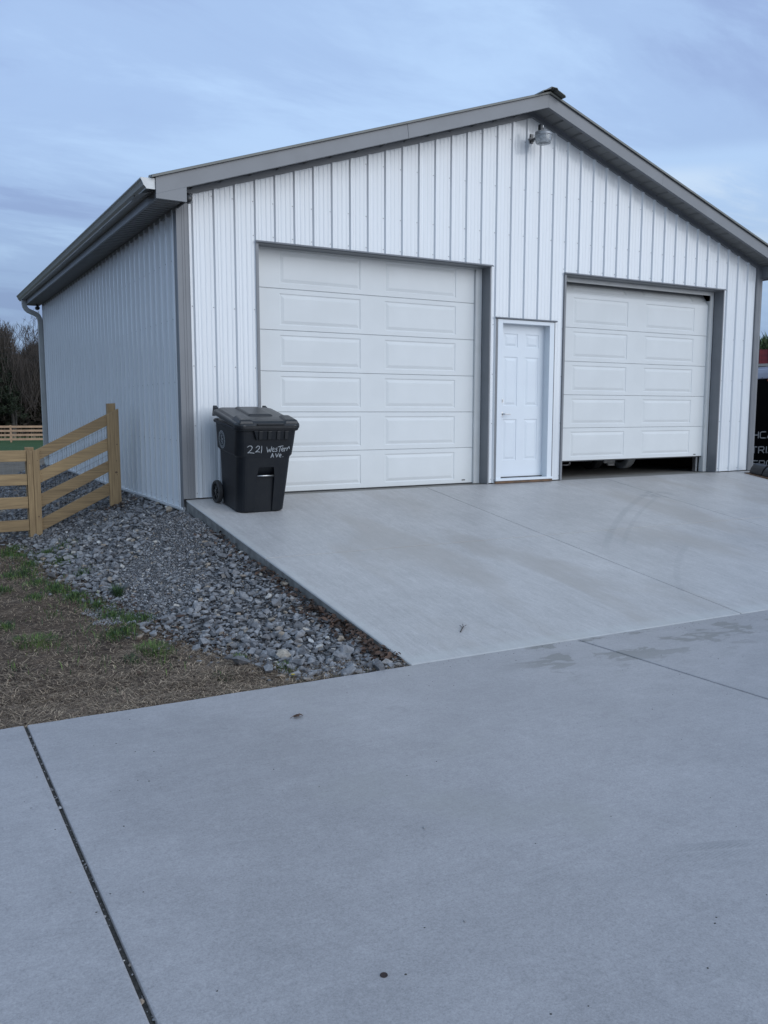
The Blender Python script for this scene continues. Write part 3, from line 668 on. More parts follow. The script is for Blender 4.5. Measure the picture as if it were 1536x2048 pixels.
m = MB(); m.lathe([(0, -.012), (.03, -.012), (.032, 0)], (4.232, yl, .898), 'y', 20); m.tube([(4.232, yl-.01, .898), (4.232, yl-.05, .898), (4.245, yl-.06, .898), (4.34, yl-.062, .893)], [.011, .010, .010, .008], 10); m.build('lever_handle', M['steel'], edo, smooth=False)
m = MB(); m.lathe([(0, -.016), (.024, -.016), (.028, 0)], (4.232, yl, 1.066), 'y', 20); m.box(4.228, 4.236, yl-.03, yl-.016, 1.05, 1.082); m.build('deadbolt', M['steel'], edo)
m = MB(); m.box(4.060, 5.016, -.052, .11, .034, .062); m.build('threshold', M['entry'], edo, bevel=.004)
m = MB(); m.box(4.157, 4.93, .070, .10, .062, .074); m.build('door_sweep', M['rubber'], edo)
m = MB(); m.box(4.060, 5.016, -.040, .10, .001, .033); m.build('wooden_sill', M['sill'], edo, bevel=.003)
for a_, b_ in ((4.046, 4.0745), (5.002, 5.018)): m = MB(); m.box(a_, b_, -.026, .004, .004, 2.12); m.build('jamb_trim', M['trim'], edo)
m = MB(); m.box(4.038, 5.034, -.040, .004, 2.099, 2.120); m.prism([(-.052, .004), (-.040, .020), (-.040, .004)], lambda p, q, s_: (s_, p, 2.10+q), 4.034, 5.04); m.build('head_trim', M['trim'], edo)

# ------------------------------------------------------------------ wall light and cameras
lt = empty('yard_light', 'round dusk-to-dawn lamp with a clear ribbed lens high under the gable peak', 'lamp', (4.567, 0, 4.36))
LX, LY, LZ = 4.580, -.225, 4.345; LS = .84
m = MB(); m.box(4.545, 4.590, -.022, -.002, 4.30, 4.41); m.tube([(4.567, -.01, 4.335), (4.567, -.06, 4.335), (4.575, -.12, 4.365)], .017, 10); m.prism([(4.50, 4.33), (4.56, 4.39), (4.60, 4.32)], lambda p, q, t: (p, t, q), -.034, -.022); m.build('bracket', M['wire'], lt, loc=Vector((0, 0, 0))-Vector((4.567, 0, 4.36)))
off = -Vector((4.567, 0, 4.36))
def shrink(mb): mb.v = [(LX+(a-LX)*LS, LY+(b-LY)*LS, LZ+(c-LZ)*LS*.88) for a, b, c in mb.v]
m = MB(); m.lathe([(0, .052), (.06, .052), (.105, .040), (.128, .018), (.132, -.014), (.128, -.018), (0, -.016)], (LX, LY, LZ+.005), 'z', 32)
for k in range(16):
    a = math.pi*.75+k*.13; m.box(LX+.118*math.cos(a)-.005, LX+.118*math.cos(a)+.005, LY+.118*math.sin(a)-.005, LY+.118*math.sin(a)+.005, LZ+.024, LZ+.046)
shrink(m); m.build('lamp_housing', M['lampmetal'], lt, smooth=False, loc=off)
m = MB(); pr_ = [(.126, -.016), (.124, -.04), (.118, -.09), (.112, -.125), (.10, -.135), (0, -.138)]; m.lathe(pr_+[(r*.955, h+.005 if r else h+.006) for r, h in pr_[::-1]], (LX, LY, LZ), 'z', 48)
shrink(m); lens = m.build('lamp_lens', M['lens'], lt, smooth=True, loc=off)
m = MB(); m.lathe([(0, -.02), (.075, -.022), (.055, -.06), (0, -.065)], (LX, LY, LZ), 'z', 24); shrink(m); m.build('reflector', M['gutterin'], lt, smooth=True, loc=off)
m = MB(); m.lathe([(.040, .050), (.040, .10), (.038, .150), (.030, .158), (0, .160)], (LX-.055, LY, LZ), 'z', 20); shrink(m); pc = m.build('photocell', M['black'], lt, smooth=True, loc=off)
m = MB(); m.box(LX-.045, LX-.030, LY-.037, LY-.025, LZ+.105, LZ+.140); shrink(m); m.build('sensor_window', M['gutterin'], pc)
def spycam(loc, label, rz):
    e = empty('security_camera', label, 'camera', loc, 'black eave cameras', (0, 0, rz))
    m = MB(); m.lathe([(0, 0), (.030, 0), (.030, -.012), (.016, -.016), (.014, -.035)], (0, 0, 0), 'z', 18); m.build('camera_mount', M['black'], e, smooth=True)
    m = MB(); m.lathe([(0, -.045), (.034, -.045), (.038, -.035), (.038, .030), (.030, .040), (0, .042)], (0, -.005, -.062), 'y', 20); m.build('camera_body', M['black'], e, smooth=True)
spycam((.034, -.262, 3.085), 'black camera under the gable eave at the near left corner', rad(-20))
spycam((-.10, 9.25, 2.994), 'black camera under the eave at the far end beside the downspout', rad(10))

# ------------------------------------------------------------------ rubbish bin
bx, by = .572, -.455
tilt = -math.atan(.1282)*-1
bin_ = empty('wheeled_bin', 'black wheeled refuse bin with an address hand-lettered on the front, standing by the left door', 'trash bin', (bx, by, rampz(bx, by)), rot=(math.atan(.1282), 0, rad(.5)))
LV = [(.0, .240, -.262, .230, .085), (.018, .256, -.280, .240, .09), (.30, .272, -.310, .262, .09), (.575, .285, -.338, .285, .09), (.60, .306, -.342, .312, .09), (.74, .314, -.362, .325, .085), (.855, .319, -.374, .335, .08)]
def rrect(hw, y0, y1, r, n=6):
    out_ = []
    for cx_, cy_, a0 in ((hw-r, y0+r, -90), (hw-r, y1-r, 0), (-hw+r, y1-r, 90), (-hw+r, y0+r, 180)):
        for k in range(n+1):
            a = rad(a0+90*k/n); out_.append((cx_+r*math.cos(a), cy_+r*math.sin(a)))
    return out_
def loft(levels, n=6, cap0=True, cap1=True):
    m = MB(); rings = [[(x, y, z) for x, y in rrect(hw, y0, y1, r, n)] for z, hw, y0, y1, r in levels]; q = len(rings[0])
    for rg in rings: m.v += rg
    m.f = [(i*q+k, i*q+(k+1) % q, (i+1)*q+(k+1) % q, (i+1)*q+k) for i in range(len(rings)-1) for k in range(q)]
    if cap0: m.f.append(tuple(range(q))[::-1])
    if cap1: m.f.append(tuple(range((len(rings)-1)*q, len(rings)*q)))
    m.m = [0]*len(m.f); return m
body = loft(LV).build('bin_body', M['bin'], bin_)
# recesses in the front: grab pocket and the long channel below it
def cutter(boxm):
    co = boxm.build('cutter', M['bin']); return co
cm = MB(); cm.hexa([(-.085, -.50, -.05), (.105, -.50, -.05), (.105, -.262, -.05), (-.085, -.262, -.05)], [(-.085, -.50, .375), (.105, -.50, .375), (.105, -.285, .375), (-.085, -.285, .375)])
cm2 = MB(); cm2.hexa([(-.085, -.50, .376), (.105, -.50, .376), (.105, -.255, .385), (-.085, -.255, .385)], [(-.070, -.50, .49), (.090, -.50, .49), (.090, -.295, .475), (-.070, -.295, .475)])
cm3 = MB(); cm3.hexa([(-.60, -.36, -.05), (-.214, -.36, -.05), (-.310, -.215, -.05), (-.60, -.215, -.05)], [(-.60, -.40, .56), (-.218, -.40, .56), (-.330, -.225, .56), (-.60, -.225, .56)])
cuts_ = []
for q in (cm, cm2, cm3):
    co = q.build('cutter', M['bin']); cuts_.append(co)
    co.parent = bin_; md = body.modifiers.new('cut', 'BOOLEAN'); md.object = co; md.operation = 'DIFFERENCE'; md.solver = 'EXACT'
bpy.context.view_layer.update()
dg = bpy.context.evaluated_depsgraph_get(); me = bpy.data.meshes.new_from_object(body.evaluated_get(dg)); body.modifiers.clear(); body.data = me
for co in cuts_: bpy.data.objects.remove(co, do_unlink=True)
bv = body.modifiers.new('bevel', 'BEVEL'); bv.width = .006; bv.segments = 2; bv.limit_method = 'ANGLE'; bv.angle_limit = rad(38)
# rim flange, front skirt with ribs
m = loft([(.852, .332, -.392, .350, .085), (.862, .340, -.402, .356, .085), (.880, .340, -.402, .356, .085), (.884, .334, -.396, .350, .085)]); m.build('bin_rim', M['bin'], bin_, bevel=.003)
m = MB(); m.hexa([(-.130, -.388, .765), (.215, -.388, .765), (.215, -.360, .765), (-.130, -.360, .765)], [(-.165, -.404, .858), (.245, -.404, .858), (.245, -.372, .858), (-.165, -.372, .858)]); m.build('front_skirt', M['bin'], bin_, bevel=.004)
for q in (-.100, -.005, .090, .175):
    m = MB(); m.hexa([(q-.010, -.401, .770), (q+.026, -.401, .770), (q+.026, -.380, .770), (q-.010, -.380, .770)], [(q-.014, -.414, .856), (q+.024, -.414, .856), (q+.024, -.395, .856), (q-.014, -.395, .856)]); m.build('grip_rib', M['binlid'], bin_, bevel=.003)
m = MB(); m.tube([(-.093, -.303, .386), (.112, -.303, .386)], .0085, 12); m.build('grab_bar', M['steel'], bin_, smooth=True)
# lid: sloping to the front, raised plateau with corner bumps
def lidz(y): return .898+.060*(y+.42)/.80
lm = MB(); rings = []
for ins, dz in ((0, -.020), (.0, .014), (.010, .026), (.034, .030), (.056, .046), (.110, .052), (.2, .056)):
    rings.append([(x, y, lidz(y)+dz) for x, y in rrect(.343-ins, -.418+ins, .352-ins*.6, max(.02, .085-ins*.3), 6)])
q = len(rings[0])
for rg in rings: lm.v += rg
lm.f = [(i*q+k, i*q+(k+1) % q, (i+1)*q+(k+1) % q, (i+1)*q+k) for i in range(len(rings)-1) for k in range(q)]+[tuple(range((len(rings)-1)*q, len(rings)*q)), tuple(range(q))[::-1]]; lm.m = [0]*len(lm.f)
lid = lm.build('bin_lid', M['binlid'], bin_, smooth=False, bevel=.006)
m = MB()
for sx_ in (-1, 1):
    c0 = sx_*.238; m.hexa([(c0-.085, -.405, .918), (c0+.085, -.405, .918), (c0+.085, -.17, .935), (c0-.085, -.17, .935)], [(c0-.066, -.380, .962), (c0+.066, -.380, .962), (c0+.045, -.20, .990), (c0-.045, -.20, .990)])
m.hexa([(-.17, -.19, .93), (.17, -.19, .93), (.17, .27, .96), (-.17, .27, .96)], [(-.12, -.15, .990), (.12, -.15, .990), (.12, .23, 1.020), (-.12, .23, 1.020)]); m.build('lid_bulge', M['binlid'], lid, bevel=.014)
m = MB(); m.box(-.14, .15, -.428, -.398, .916, .930); m.build('lid_lip', M['bin'], lid, bevel=.004)
m = MB()
for sx_ in (-.29, .26): m.hexa([(sx_-.028, .29, .93), (sx_+.028, .29, .93), (sx_+.028, .395, .90), (sx_-.028, .395, .90)], [(sx_-.020, .33, .992), (sx_+.020, .33, .992), (sx_+.020, .40, 1.010), (sx_-.020, .40, 1.010)])
m.tube([(-.29, .385, .965), (.26, .385, .965)], .015, 10); m.build('lid_hinge', M['bin'], bin_, bevel=.004)
for sx_ in (-1, 1):
    m = MB(); x0 = sx_*.292
    m.lathe([(.088, -.022), (.112, -.026), (.120, -.016), (.120, .016), (.112, .026), (.088, .022), (.088, -.022)], (x0, .255, .120), 'x', 32)
    wh = m.build('wheel', M['rubber'], bin_, smooth=False)
    m = MB(); m.lathe([(.090, -.008), (.080, -.014), (.080, .014), (.090, .008)], (x0, .255, .120), 'x', 32); m.lathe([(0, -.02), (.026, -.02), (.026, .02), (0, .02)], (x0, .255, .120), 'x', 16)
    for k in range(7):
        a = 2*math.pi*k/7; c_, s_ = math.cos(a), math.sin(a); w_ = .011
        m.add([(x0+e, .255+r*c_-w_*d*s_, .120+r*s_+w_*d*c_) for e in (-.012, .012) for r, d in ((.02, -1), (.084, -1), (.084, 1), (.02, 1))], [(0, 1, 2, 3), (4, 7, 6, 5), (0, 1, 5, 4), (2, 3, 7, 6)])
    m.build('rim', M['binlid'], wh)
m = MB(); m.tube([(-.27, .255, .12), (.27, .255, .12)], .012, 10); m.build('axle', M['steel'], bin_)

def strokes(m, lines, w, fn):
    """lines: polylines in flat coordinates; fn maps (u, v) onto the surface"""
    for ln in lines:
        for (a, b), (c, d) in zip(ln, ln[1:]):
            L_ = math.hypot(c-a, d-b) or 1e-6; ux, uy = (c-a)/L_, (d-b)/L_; h = w/2
            m.add([fn(a-uy*h, b+ux*h), fn(a+uy*h, b-ux*h), fn(c+uy*h, d-ux*h), fn(c-uy*h, d+ux*h)], [(0, 1, 2, 3)])
        for (a, b) in ln:
            m.add([fn(a+w/2*math.cos(k*math.pi/4), b+w/2*math.sin(k*math.pi/4)) for k in range(8)], [tuple(range(8))])
def lev(z):
    for p, q in zip(LV, LV[1:]):
        if p[0] <= z <= q[0]:
            t = (z-p[0])/(q[0]-p[0]); return [p[i]+(q[i]-p[i])*t for i in range(1, 5)]
    return LV[-1][1:]
def front(u, v):
    hw, y0, y1, r = lev(v); y = y0
    if abs(u) > hw-r: y = y0+r-math.sqrt(max(0, r*r-(abs(u)-hw+r)**2))
    return (u, y-.0016, v)
K = .00105
def T(pts): return [(-.208+(x-780)*K, .668+(580-y)*K) for x, y in pts]
hand = [[(778, 558), (795, 546), (815, 547), (827, 560), (822, 580), (800, 602), (786, 614), (805, 612), (838, 616)],
        [(864, 566), (880, 548), (897, 552), (900, 568), (886, 588), (862, 608), (882, 604), (906, 608)], [(838, 616), (850, 618)],
        [(921, 550), (923, 580), (922, 617)],
        [(973, 562), (980, 590), (988, 611), (1000, 582), (1008, 606), (1014, 609), (1023, 558)],
        [(1030, 592), (1048, 588), (1050, 576), (1040, 570), (1030, 580), (1030, 598), (1042, 608), (1056, 602)],
        [(1083, 574), (1070, 573), (1066, 583), (1080, 592), (1080, 604), (1062, 608)],
        [(1088, 562), (1110, 556), (1140, 553)], [(1113, 556), (1110, 582), (1106, 611)],
        [(1126, 592), (1144, 588), (1146, 577), (1136, 571), (1127, 582), (1127, 598), (1138, 606), (1150, 602)],
        [(1158, 573), (1158, 606)], [(1158, 588), (1166, 576), (1176, 574)],
        [(1184, 576), (1181, 600)], [(1183, 588), (1194, 566), (1204, 562), (1208, 582)],
        [(1024, 666), (1031, 645), (1037, 624), (1044, 645), (1051, 663)], [(1028, 652), (1049, 649)],
        [(1070, 628), (1078, 648), (1085, 663), (1092, 645), (1101, 627)],
        [(1110, 650), (1127, 647), (1127, 636), (1117, 633), (1109, 644), (1110, 660), (1128, 663)], [(1147, 660), (1149, 661)]]
m = MB(); strokes(m, [T(h) for h in hand], .0064, front); m.build('address_writing', M['paint'], bin_, fix=False)
def left(u, v): hw = lev(v)[0]; return (-hw-.0016, -u, v)
m = MB(); cu, cv = -.095, .70
for rr, ww in ((.088, .007), (.066, .004)): strokes(m, [[(cu+rr*math.cos(k*math.pi/20), cv+rr*math.sin(k*math.pi/20)) for k in range(41)]], ww, left)
for k in range(30):
    a = 2*math.pi*k/30; strokes(m, [[(cu+.072*math.cos(a), cv+.072*math.sin(a)), (cu+.083*math.cos(a+.03), cv+.083*math.sin(a+.03))]], .006, left)
for ln in ([(-.02, .035), (-.005, .025), (-.012, .012)], [(.012, .005), (.028, .012), (.024, -.006)], [(-.005, -.022), (.010, -.018), (.016, -.035), (.002, -.040)], [(-.025, -.008), (-.015, -.018)], [(.0, .045), (.014, .038)], [(.0, -.002), (.003, .012)]):
    strokes(m, [[(cu+a, cv+b) for a, b in ln]], .011, left)
m.build('round_emblem', M['emblem'], bin_, fix=False)

# ------------------------------------------------------------------ near fence
fe = empty('wooden_fence', 'new cedar board fence stepping down from the garage wall over the gravel', 'fence', (-.8, 1.8, -.5))
fo = Vector((.8, -1.8, .5))
FY = 1.80
def board(name, quad, y0, y1, mt, par=None):   # quad: four (x, z) points
    m = MB(); m.prism(quad, lambda p, q, t: (p, t, q), y0, y1); return m.build(name, mt, par or fe, bevel=.003, loc=fo)
railsR = [(.894, .754), (.606, .457), (.330, .197), (.063, -.093)]; railsL = [(.501, .368), (.240, .095), (-.034, -.196), (-.326, -.472)]
for (rt, rb), (lt_, lb) in zip(railsR, railsL):
    s_ = (rt-lt_)/.78; xa, xb = -1.262, -.272
    board('rail', [(xa, lb+(xa+1.186)*s_), (xb, rb+(xb+.406)*s_), (xb, rt+(xb+.406)*s_), (xa, lt_+(xa+1.186)*s_)], FY+.019, FY+.044, M['wood'])
for (t_, b_) in ((.481, .354), (.205, .080), (-.062, -.193), (-.332, -.466)):
    for a_, c_ in ((-3.70, -1.330), (-6.2, -3.704)): board('rail', [(a_, b_), (c_, b_+R.uniform(-.006, .006)), (c_, t_), (a_, t_)], FY+.017, FY+.042, M['wood'])
board('post', [(-.385, -.6), (-.290, -.6), (-.290, 1.029), (-.385, 1.024)], FY+.046, FY+.136, M['woodv'])
board('post', [(-1.335, -.9), (-1.240, -.9), (-1.240, .512), (-1.335, .514)], FY+.046, FY+.136, M['woodv'])
board('post', [(-3.75, -.9), (-3.655, -.9), (-3.655, .512), (-3.75, .514)], FY+.046, FY+.136, M['woodv'])
board('post', [(-6.2, -.9), (-6.105, -.9), (-6.105, .512), (-6.2, .514)], FY+.046, FY+.136, M['woodv'])
board('face_board', [(-.405, -.25), (-.266, -.25), (-.266, .962), (-.405, .889)], FY-.004, FY+.0185, M['woodv'])
board('face_board', [(-1.262, -.75), (-1.192, -.75), (-1.188, .500), (-1.262, .470)], FY-.006, FY+.0185, M['woodv'])
board('face_board', [(-1.327, -.75), (-1.264, -.75), (-1.264, .470), (-1.327, .478)], FY-.002, FY+.0165, M['woodv'])
board('face_board', [(-3.77, -.75), (-3.63, -.75), (-3.63, .49), (-3.77, .49)], FY-.004, FY+.0165, M['woodv'])
m = MB()   # knots and nail heads that show as dark dots
for x_, z_, r_ in ((-.312, .33, .007), (-.318, .19, .016), (-.300, .53, .009), (-1.225, -.30, .010), (-1.30, .33, .005), (-1.215, .36, .006), (-.31, .16, .006)):
    m.add([(x_+r_*math.cos(k*math.pi/5), FY-.0075, z_+r_*.8*math.sin(k*math.pi/5)) for k in range(10)], [tuple(range(10))])
for (rt, rb), (lt_, lb) in zip(railsR, railsL):
    for x_, t_, b_, in ((-.425, rt, rb), (-1.170, lt_, lb)):
        for z_ in (t_-.035, b_+.035): r_ = .0042; m.add([(x_+r_*math.cos(k*math.pi/4), FY+.0185, z_+r_*math.sin(k*math.pi/4)) for k in range(8)], [tuple(range(8))])
for k in range(14):
    x_, z_, r_ = R.uniform(-3.6, -1.4), R.choice([.42, .15, -.13, -.40])+R.uniform(-.04, .04), R.uniform(.004, .010); m.add([(x_+r_*1.3*math.cos(q*math.pi/5), FY+.0162, z_+r_*.8*math.sin(q*math.pi/5)) for q in range(10)], [tuple(range(10))])
stuff(m.build('knots', M['sill'], fe, fix=False, loc=fo))
m = MB()   # woven stock wire stapled behind the boards
def wire(a, b, r=.0016): m.tube([a, b], r, 3, caps=False)
yw = FY+.050
for k in range(17):
    x_ = -1.24+k*.052; s_ = (x_+1.186)*.505; wire((x_, yw, -.47+s_), (x_, yw, .48+s_))
for k in range(33):
    x_ = -1.24+k*.026; s_ = (x_+1.186)*.505; d_ = .026*(1 if k % 2 else -1)
    for z_ in (-.45, -.2, .05, .3): wire((x_, yw+.002, z_+s_), (x_+d_, yw+.002, z_+.22+s_+d_*.5), .0013)
for k in range(9):
    z_ = -.45+k*.112; wire((-1.25, yw, z_-.03), (-.40, yw, z_+.40))
for z_ in [-.45+k*.11 for k in range(9)]: wire((-3.7, yw, z_), (-1.3, yw, z_))
for k in range(48): x_ = -3.68+k*.05; wire((x_, yw, -.47), (x_, yw, .45))
stuff(m.build('wire_mesh', M['wire'], fe, fix=False, loc=fo))

# ------------------------------------------------------------------ far paddock fence
ff = empty('paddock_fence', 'distant four-rail timber fence across the green field before the trees', 'fence', (4, 50, -1.05))
def ffy(x): return 50.4-.18*(x-5)
posts = [3.70+2.44*k for k in range(-10, 9)]
pm_ = MB(); pm_.box(-.055, .055, -.05, .05, -.3, 1.08); pmesh = pm_.mesh('post', M['woodfar'])
rm_ = MB(); rm_.box(.0, 2.436, -.075, -.052, 0, .135); rmesh = rm_.mesh('rail', M['woodfar'])
for x_ in posts: link('post', pmesh, ff, loc=(x_-4, ffy(x_)-50, 0))
for x_, x2 in zip(posts, posts[1:]):
    for z_ in (.11, .385, .66, .915):
        o = link('rail', rmesh, ff, loc=(x_-4, ffy(x_)-50, z_)); o.rotation_euler = (0, R.uniform(-.003, .003), math.atan2(ffy(x2)-ffy(x_), 2.44))

# ------------------------------------------------------------------ gravel bed
bed_ = MB(); gx_ = [-2.6+.1*i for i in range(27)]; gy_ = [-4.56+.12*i for i in range(150)]
gv = {}
for j, y in enumerate(gy_):
    for i, x in enumerate(gx_):
        w = lerp_table(TOE, y); xx_ = max(x, -w); bed_.v.append((min(xx_, -.001), y, groundz(min(xx_, -.001), y)+(.010 if xx_ > -w+.03 else -.03)))
n_ = len(gx_)
for j in range(len(gy_)-1):
    for i in range(n_-1):
        q = (j*n_+i, j*n_+i+1, (j+1)*n_+i+1, (j+1)*n_+i)
        if bed_.v[q[1]][0]-bed_.v[q[0]][0] > 1e-4 or bed_.v[q[2]][0]-bed_.v[q[3]][0] > 1e-4: bed_.f.append(q); bed_.m.append(0)
gb = struct(bed_.build('gravel_bed', M['gravelbase'], fix=False))
def hull(rn, n=13, sq=(1, .8, .6)):
    b = bmesh.new()
    for _ in range(n):
        v = Vector((rn.gauss(0, 1), rn.gauss(0, 1), rn.gauss(0, 1))).normalized()*rn.uniform(.82, 1.0)
        b.verts.new((v.x*sq[0], v.y*sq[1], v.z*sq[2]))
    r = bmesh.ops.convex_hull(b, input=b.verts); 
    for v in [v for v in b.verts if not v.link_faces]: b.verts.remove(v)
    b.verts.index_update(); vs = [tuple(v.co) for v in b.verts]; fs = [tuple(v.index for v in f.verts) for f in b.faces]; b.free(); return vs, fs
hulls = [hull(R, R.choice([11, 13, 16]), (1, R.uniform(.6, .95), R.uniform(.45, .75))) for _ in range(24)]
hs = [hull(R, 7, (1, R.uniform(.6, .95), R.uniform(.5, .8))) for _ in range(10)]
smesh = []
for vs, fs in hulls[:14]:
    q = MB(); q.add(vs, fs); smesh.append(q.mesh('stone', M['stone'], fix=False))
def finezone(x, y):
    ax, ay, bx_, by_ = -.02, -.15, -1.10, -2.35; dx, dy = bx_-ax, by_-ay; t = max(0, min(1, ((x-ax)*dx+(y-ay)*dy)/(dx*dx+dy*dy)))
    return math.hypot(x-ax-t*dx, y-ay-t*dy) < .16+.34*vn(x, y, 4.2, 8)+.06*vn(x, y, 19, 2)
cand = []
y = -4.54
while y < 13:
    st = .047 if y < 2.2 else (.062 if y < 5 else .085)
    w = lerp_table(TOE, y)+.12; x = -.015
    while x > -w:
        xx_, yy_ = x+R.uniform(-.4, .4)*st, y+R.uniform(-.4, .4)*st
        x -= st
        if xx_ > -.02 or (yy_ > 0 and xx_ > -.045): continue
        wl = lerp_table(TOE, yy_)
        if xx_ < -wl+.06 and R.random() < .45: continue
        if finezone(xx_, yy_) and R.random() < .86: continue
        sz = R.choice([.015, .019, .023, .027, .031, .035, .042]) if y < 2.2 else R.uniform(.028, .05)
        if R.random() < .035: sz = R.uniform(.05, .068)
        if -3.9 < yy_ < -2 and xx_ > -.16: sz *= .8
        cand.append((xx_, yy_, sz))
    y += st
for q in range(420): yy_ = R.uniform(-4.4, 2.2); cand.append((-R.uniform(.03, .98)*lerp_table(TOE, yy_), yy_, R.uniform(.022, .045)))
cand = [c for c in cand if not (finezone(c[0], c[1]) and R.random() < .6)]
extra = [(-.905, -4.10, .075), (-.62, -4.28, .05), (-1.0, -3.55, .045), (-.30, -2.05, .055), (-1.02, -1.70, .06), (-1.08, -1.35, .05), (-1.25, -3.1, .05), (-.45, -4.0, .048)]
cand += extra
key = lambda c: -c[2]/math.hypot(c[0]-CAM.x, c[1]-CAM.y)
cand.sort(key=key)
def rotm(): 
    return Matrix.Rotation(R.uniform(0, 6.28), 3, 'Z') @ Matrix.Rotation(R.uniform(-.45, .45), 3, 'X') @ Matrix.Rotation(R.uniform(-.45, .45), 3, 'Y')
for i, (x, y, s_) in enumerate(cand[:298]):
    o = link('stone', R.choice(smesh), gb, loc=(x, y, groundz(x, y)+.012+s_*R.uniform(.15, .42))); o.scale = (s_, s_, s_); o.rotation_euler = (R.uniform(-.5, .5), R.uniform(-.5, .5), R.uniform(0, 6.28))
gr = MB()
for x, y, s_ in cand[298:]:
    vs, fs = R.choice(hulls if y < 1 else hs); rm = rotm(); z = groundz(x, y)+.010+s_*R.uniform(.05, .50)
    gr.add([(rm @ Vector(v))*s_+Vector((x, y, z)) for v in vs], fs)
for q in range(260):   # strays beyond the toe
    y = R.uniform(-4.5, 1.6); x = -lerp_table(TOE, y)-abs(R.gauss(0, .16)); s_ = R.uniform(.008, .026); vs, fs = R.choice(hulls); rm = rotm(); gr.add([(rm @ Vector(v))*s_+Vector((x, y, groundz(x, y)+s_*.3)) for v in vs], fs)
for q in range(12000):   # small chips between the stones
    y = R.uniform(-4.54, 3); w = lerp_table(TOE, y); x = -R.uniform(.015, 1)*(w+.05)
    if y > 0 and x > -.05: continue
    s_ = R.uniform(.008, .017); vs, fs = R.choice(hs); rm = rotm()
    gr.add([(rm @ Vector(v))*s_+Vector((x, y, groundz(x, y)+.012+s_*R.uniform(.1, .6))) for v in vs], fs)
stuff(gr.build('gravel', M['gravel'], gb, fix=False))
fn_ = MB(); cnt = 0
y = -3.0
while y < .25:
    x = -.01
    while x > -1.75:
        xx_, yy_ = x+R.uniform(-.5, .5)*.016, y+R.uniform(-.5, .5)*.016; x -= .016
        if xx_ > -.008 or not finezone(xx_, yy_) or (yy_ > 0 and xx_ > -.04): continue
        s_ = R.uniform(.005, .0095) if R.random() < .85 else R.uniform(.010, .019)
        vs, fs = R.choice(hs); rm = rotm(); z = groundz(xx_, yy_)+.012+s_*.35
        fn_.add([(rm @ Vector(v))*s_+Vector((xx_, yy_, z)) for v in vs], fs); cnt += 1
    y += .016
stuff(fn_.build('crushed_fines', M['fines'], gb, fix=False))
# dead leaves blown against the slab
lf = MB()
def leafquad(mb, x, y, z, s_, mi=0):
    rm = Matrix.Rotation(R.uniform(0, 6.28), 3, 'Z') @ Matrix.Rotation(R.uniform(-.9, .9), 3, 'X') @ Matrix.Rotation(R.uniform(-.6, .6), 3, 'Y')
    c = R.uniform(.1, .6); pts = [(-1, 0, 0), (-.3, -.45, c*.5), (.5, -.38, c*.4), (1, 0, .1), (.5, .42, c*.5), (-.3, .5, c*.6), (.0, 0, 0)]
    mb.add([(rm @ Vector(p))*s_+Vector((x, y, z)) for p in pts], [(0, 1, 6), (1, 2, 6), (2, 3, 6), (3, 4, 6), (4, 5, 6), (5, 0, 6)], mi)
for k in range(640):
    y = -4.5+2.9*abs(R.gauss(0, .42)) if k < 480 else R.uniform(-4.5, -1.0); 
    if y > -1.0: continue
    x = -.012-abs(R.gauss(0, .075)); leafquad(lf, x, y, groundz(x, y)+R.uniform(.015, .060), R.uniform(.012, .030))
for k in range(160):
    y = R.uniform(-3.8, -1.8); x = -lerp_table(TOE, y)+R.gauss(.05, .10); leafquad(lf, x, y, groundz(x, y)+R.uniform(.015, .035), R.uniform(.012, .026))
for k in range(60): x, y = -.33+R.gauss(0, .10), 1.72+R.gauss(-.05, .06); leafquad(lf, x, y, groundz(x, y)+R.uniform(.02, .05), R.uniform(.012, .025))
for k in range(260): x, y = -R.uniform(.4, 2.8), R.uniform(-4.5, 1.6); leafquad(lf, x, y, groundz(x, y)+R.uniform(.006, .02), R.uniform(.007, .019))
stuff(lf.build('dead_leaves', M['leaf'], fix=False))

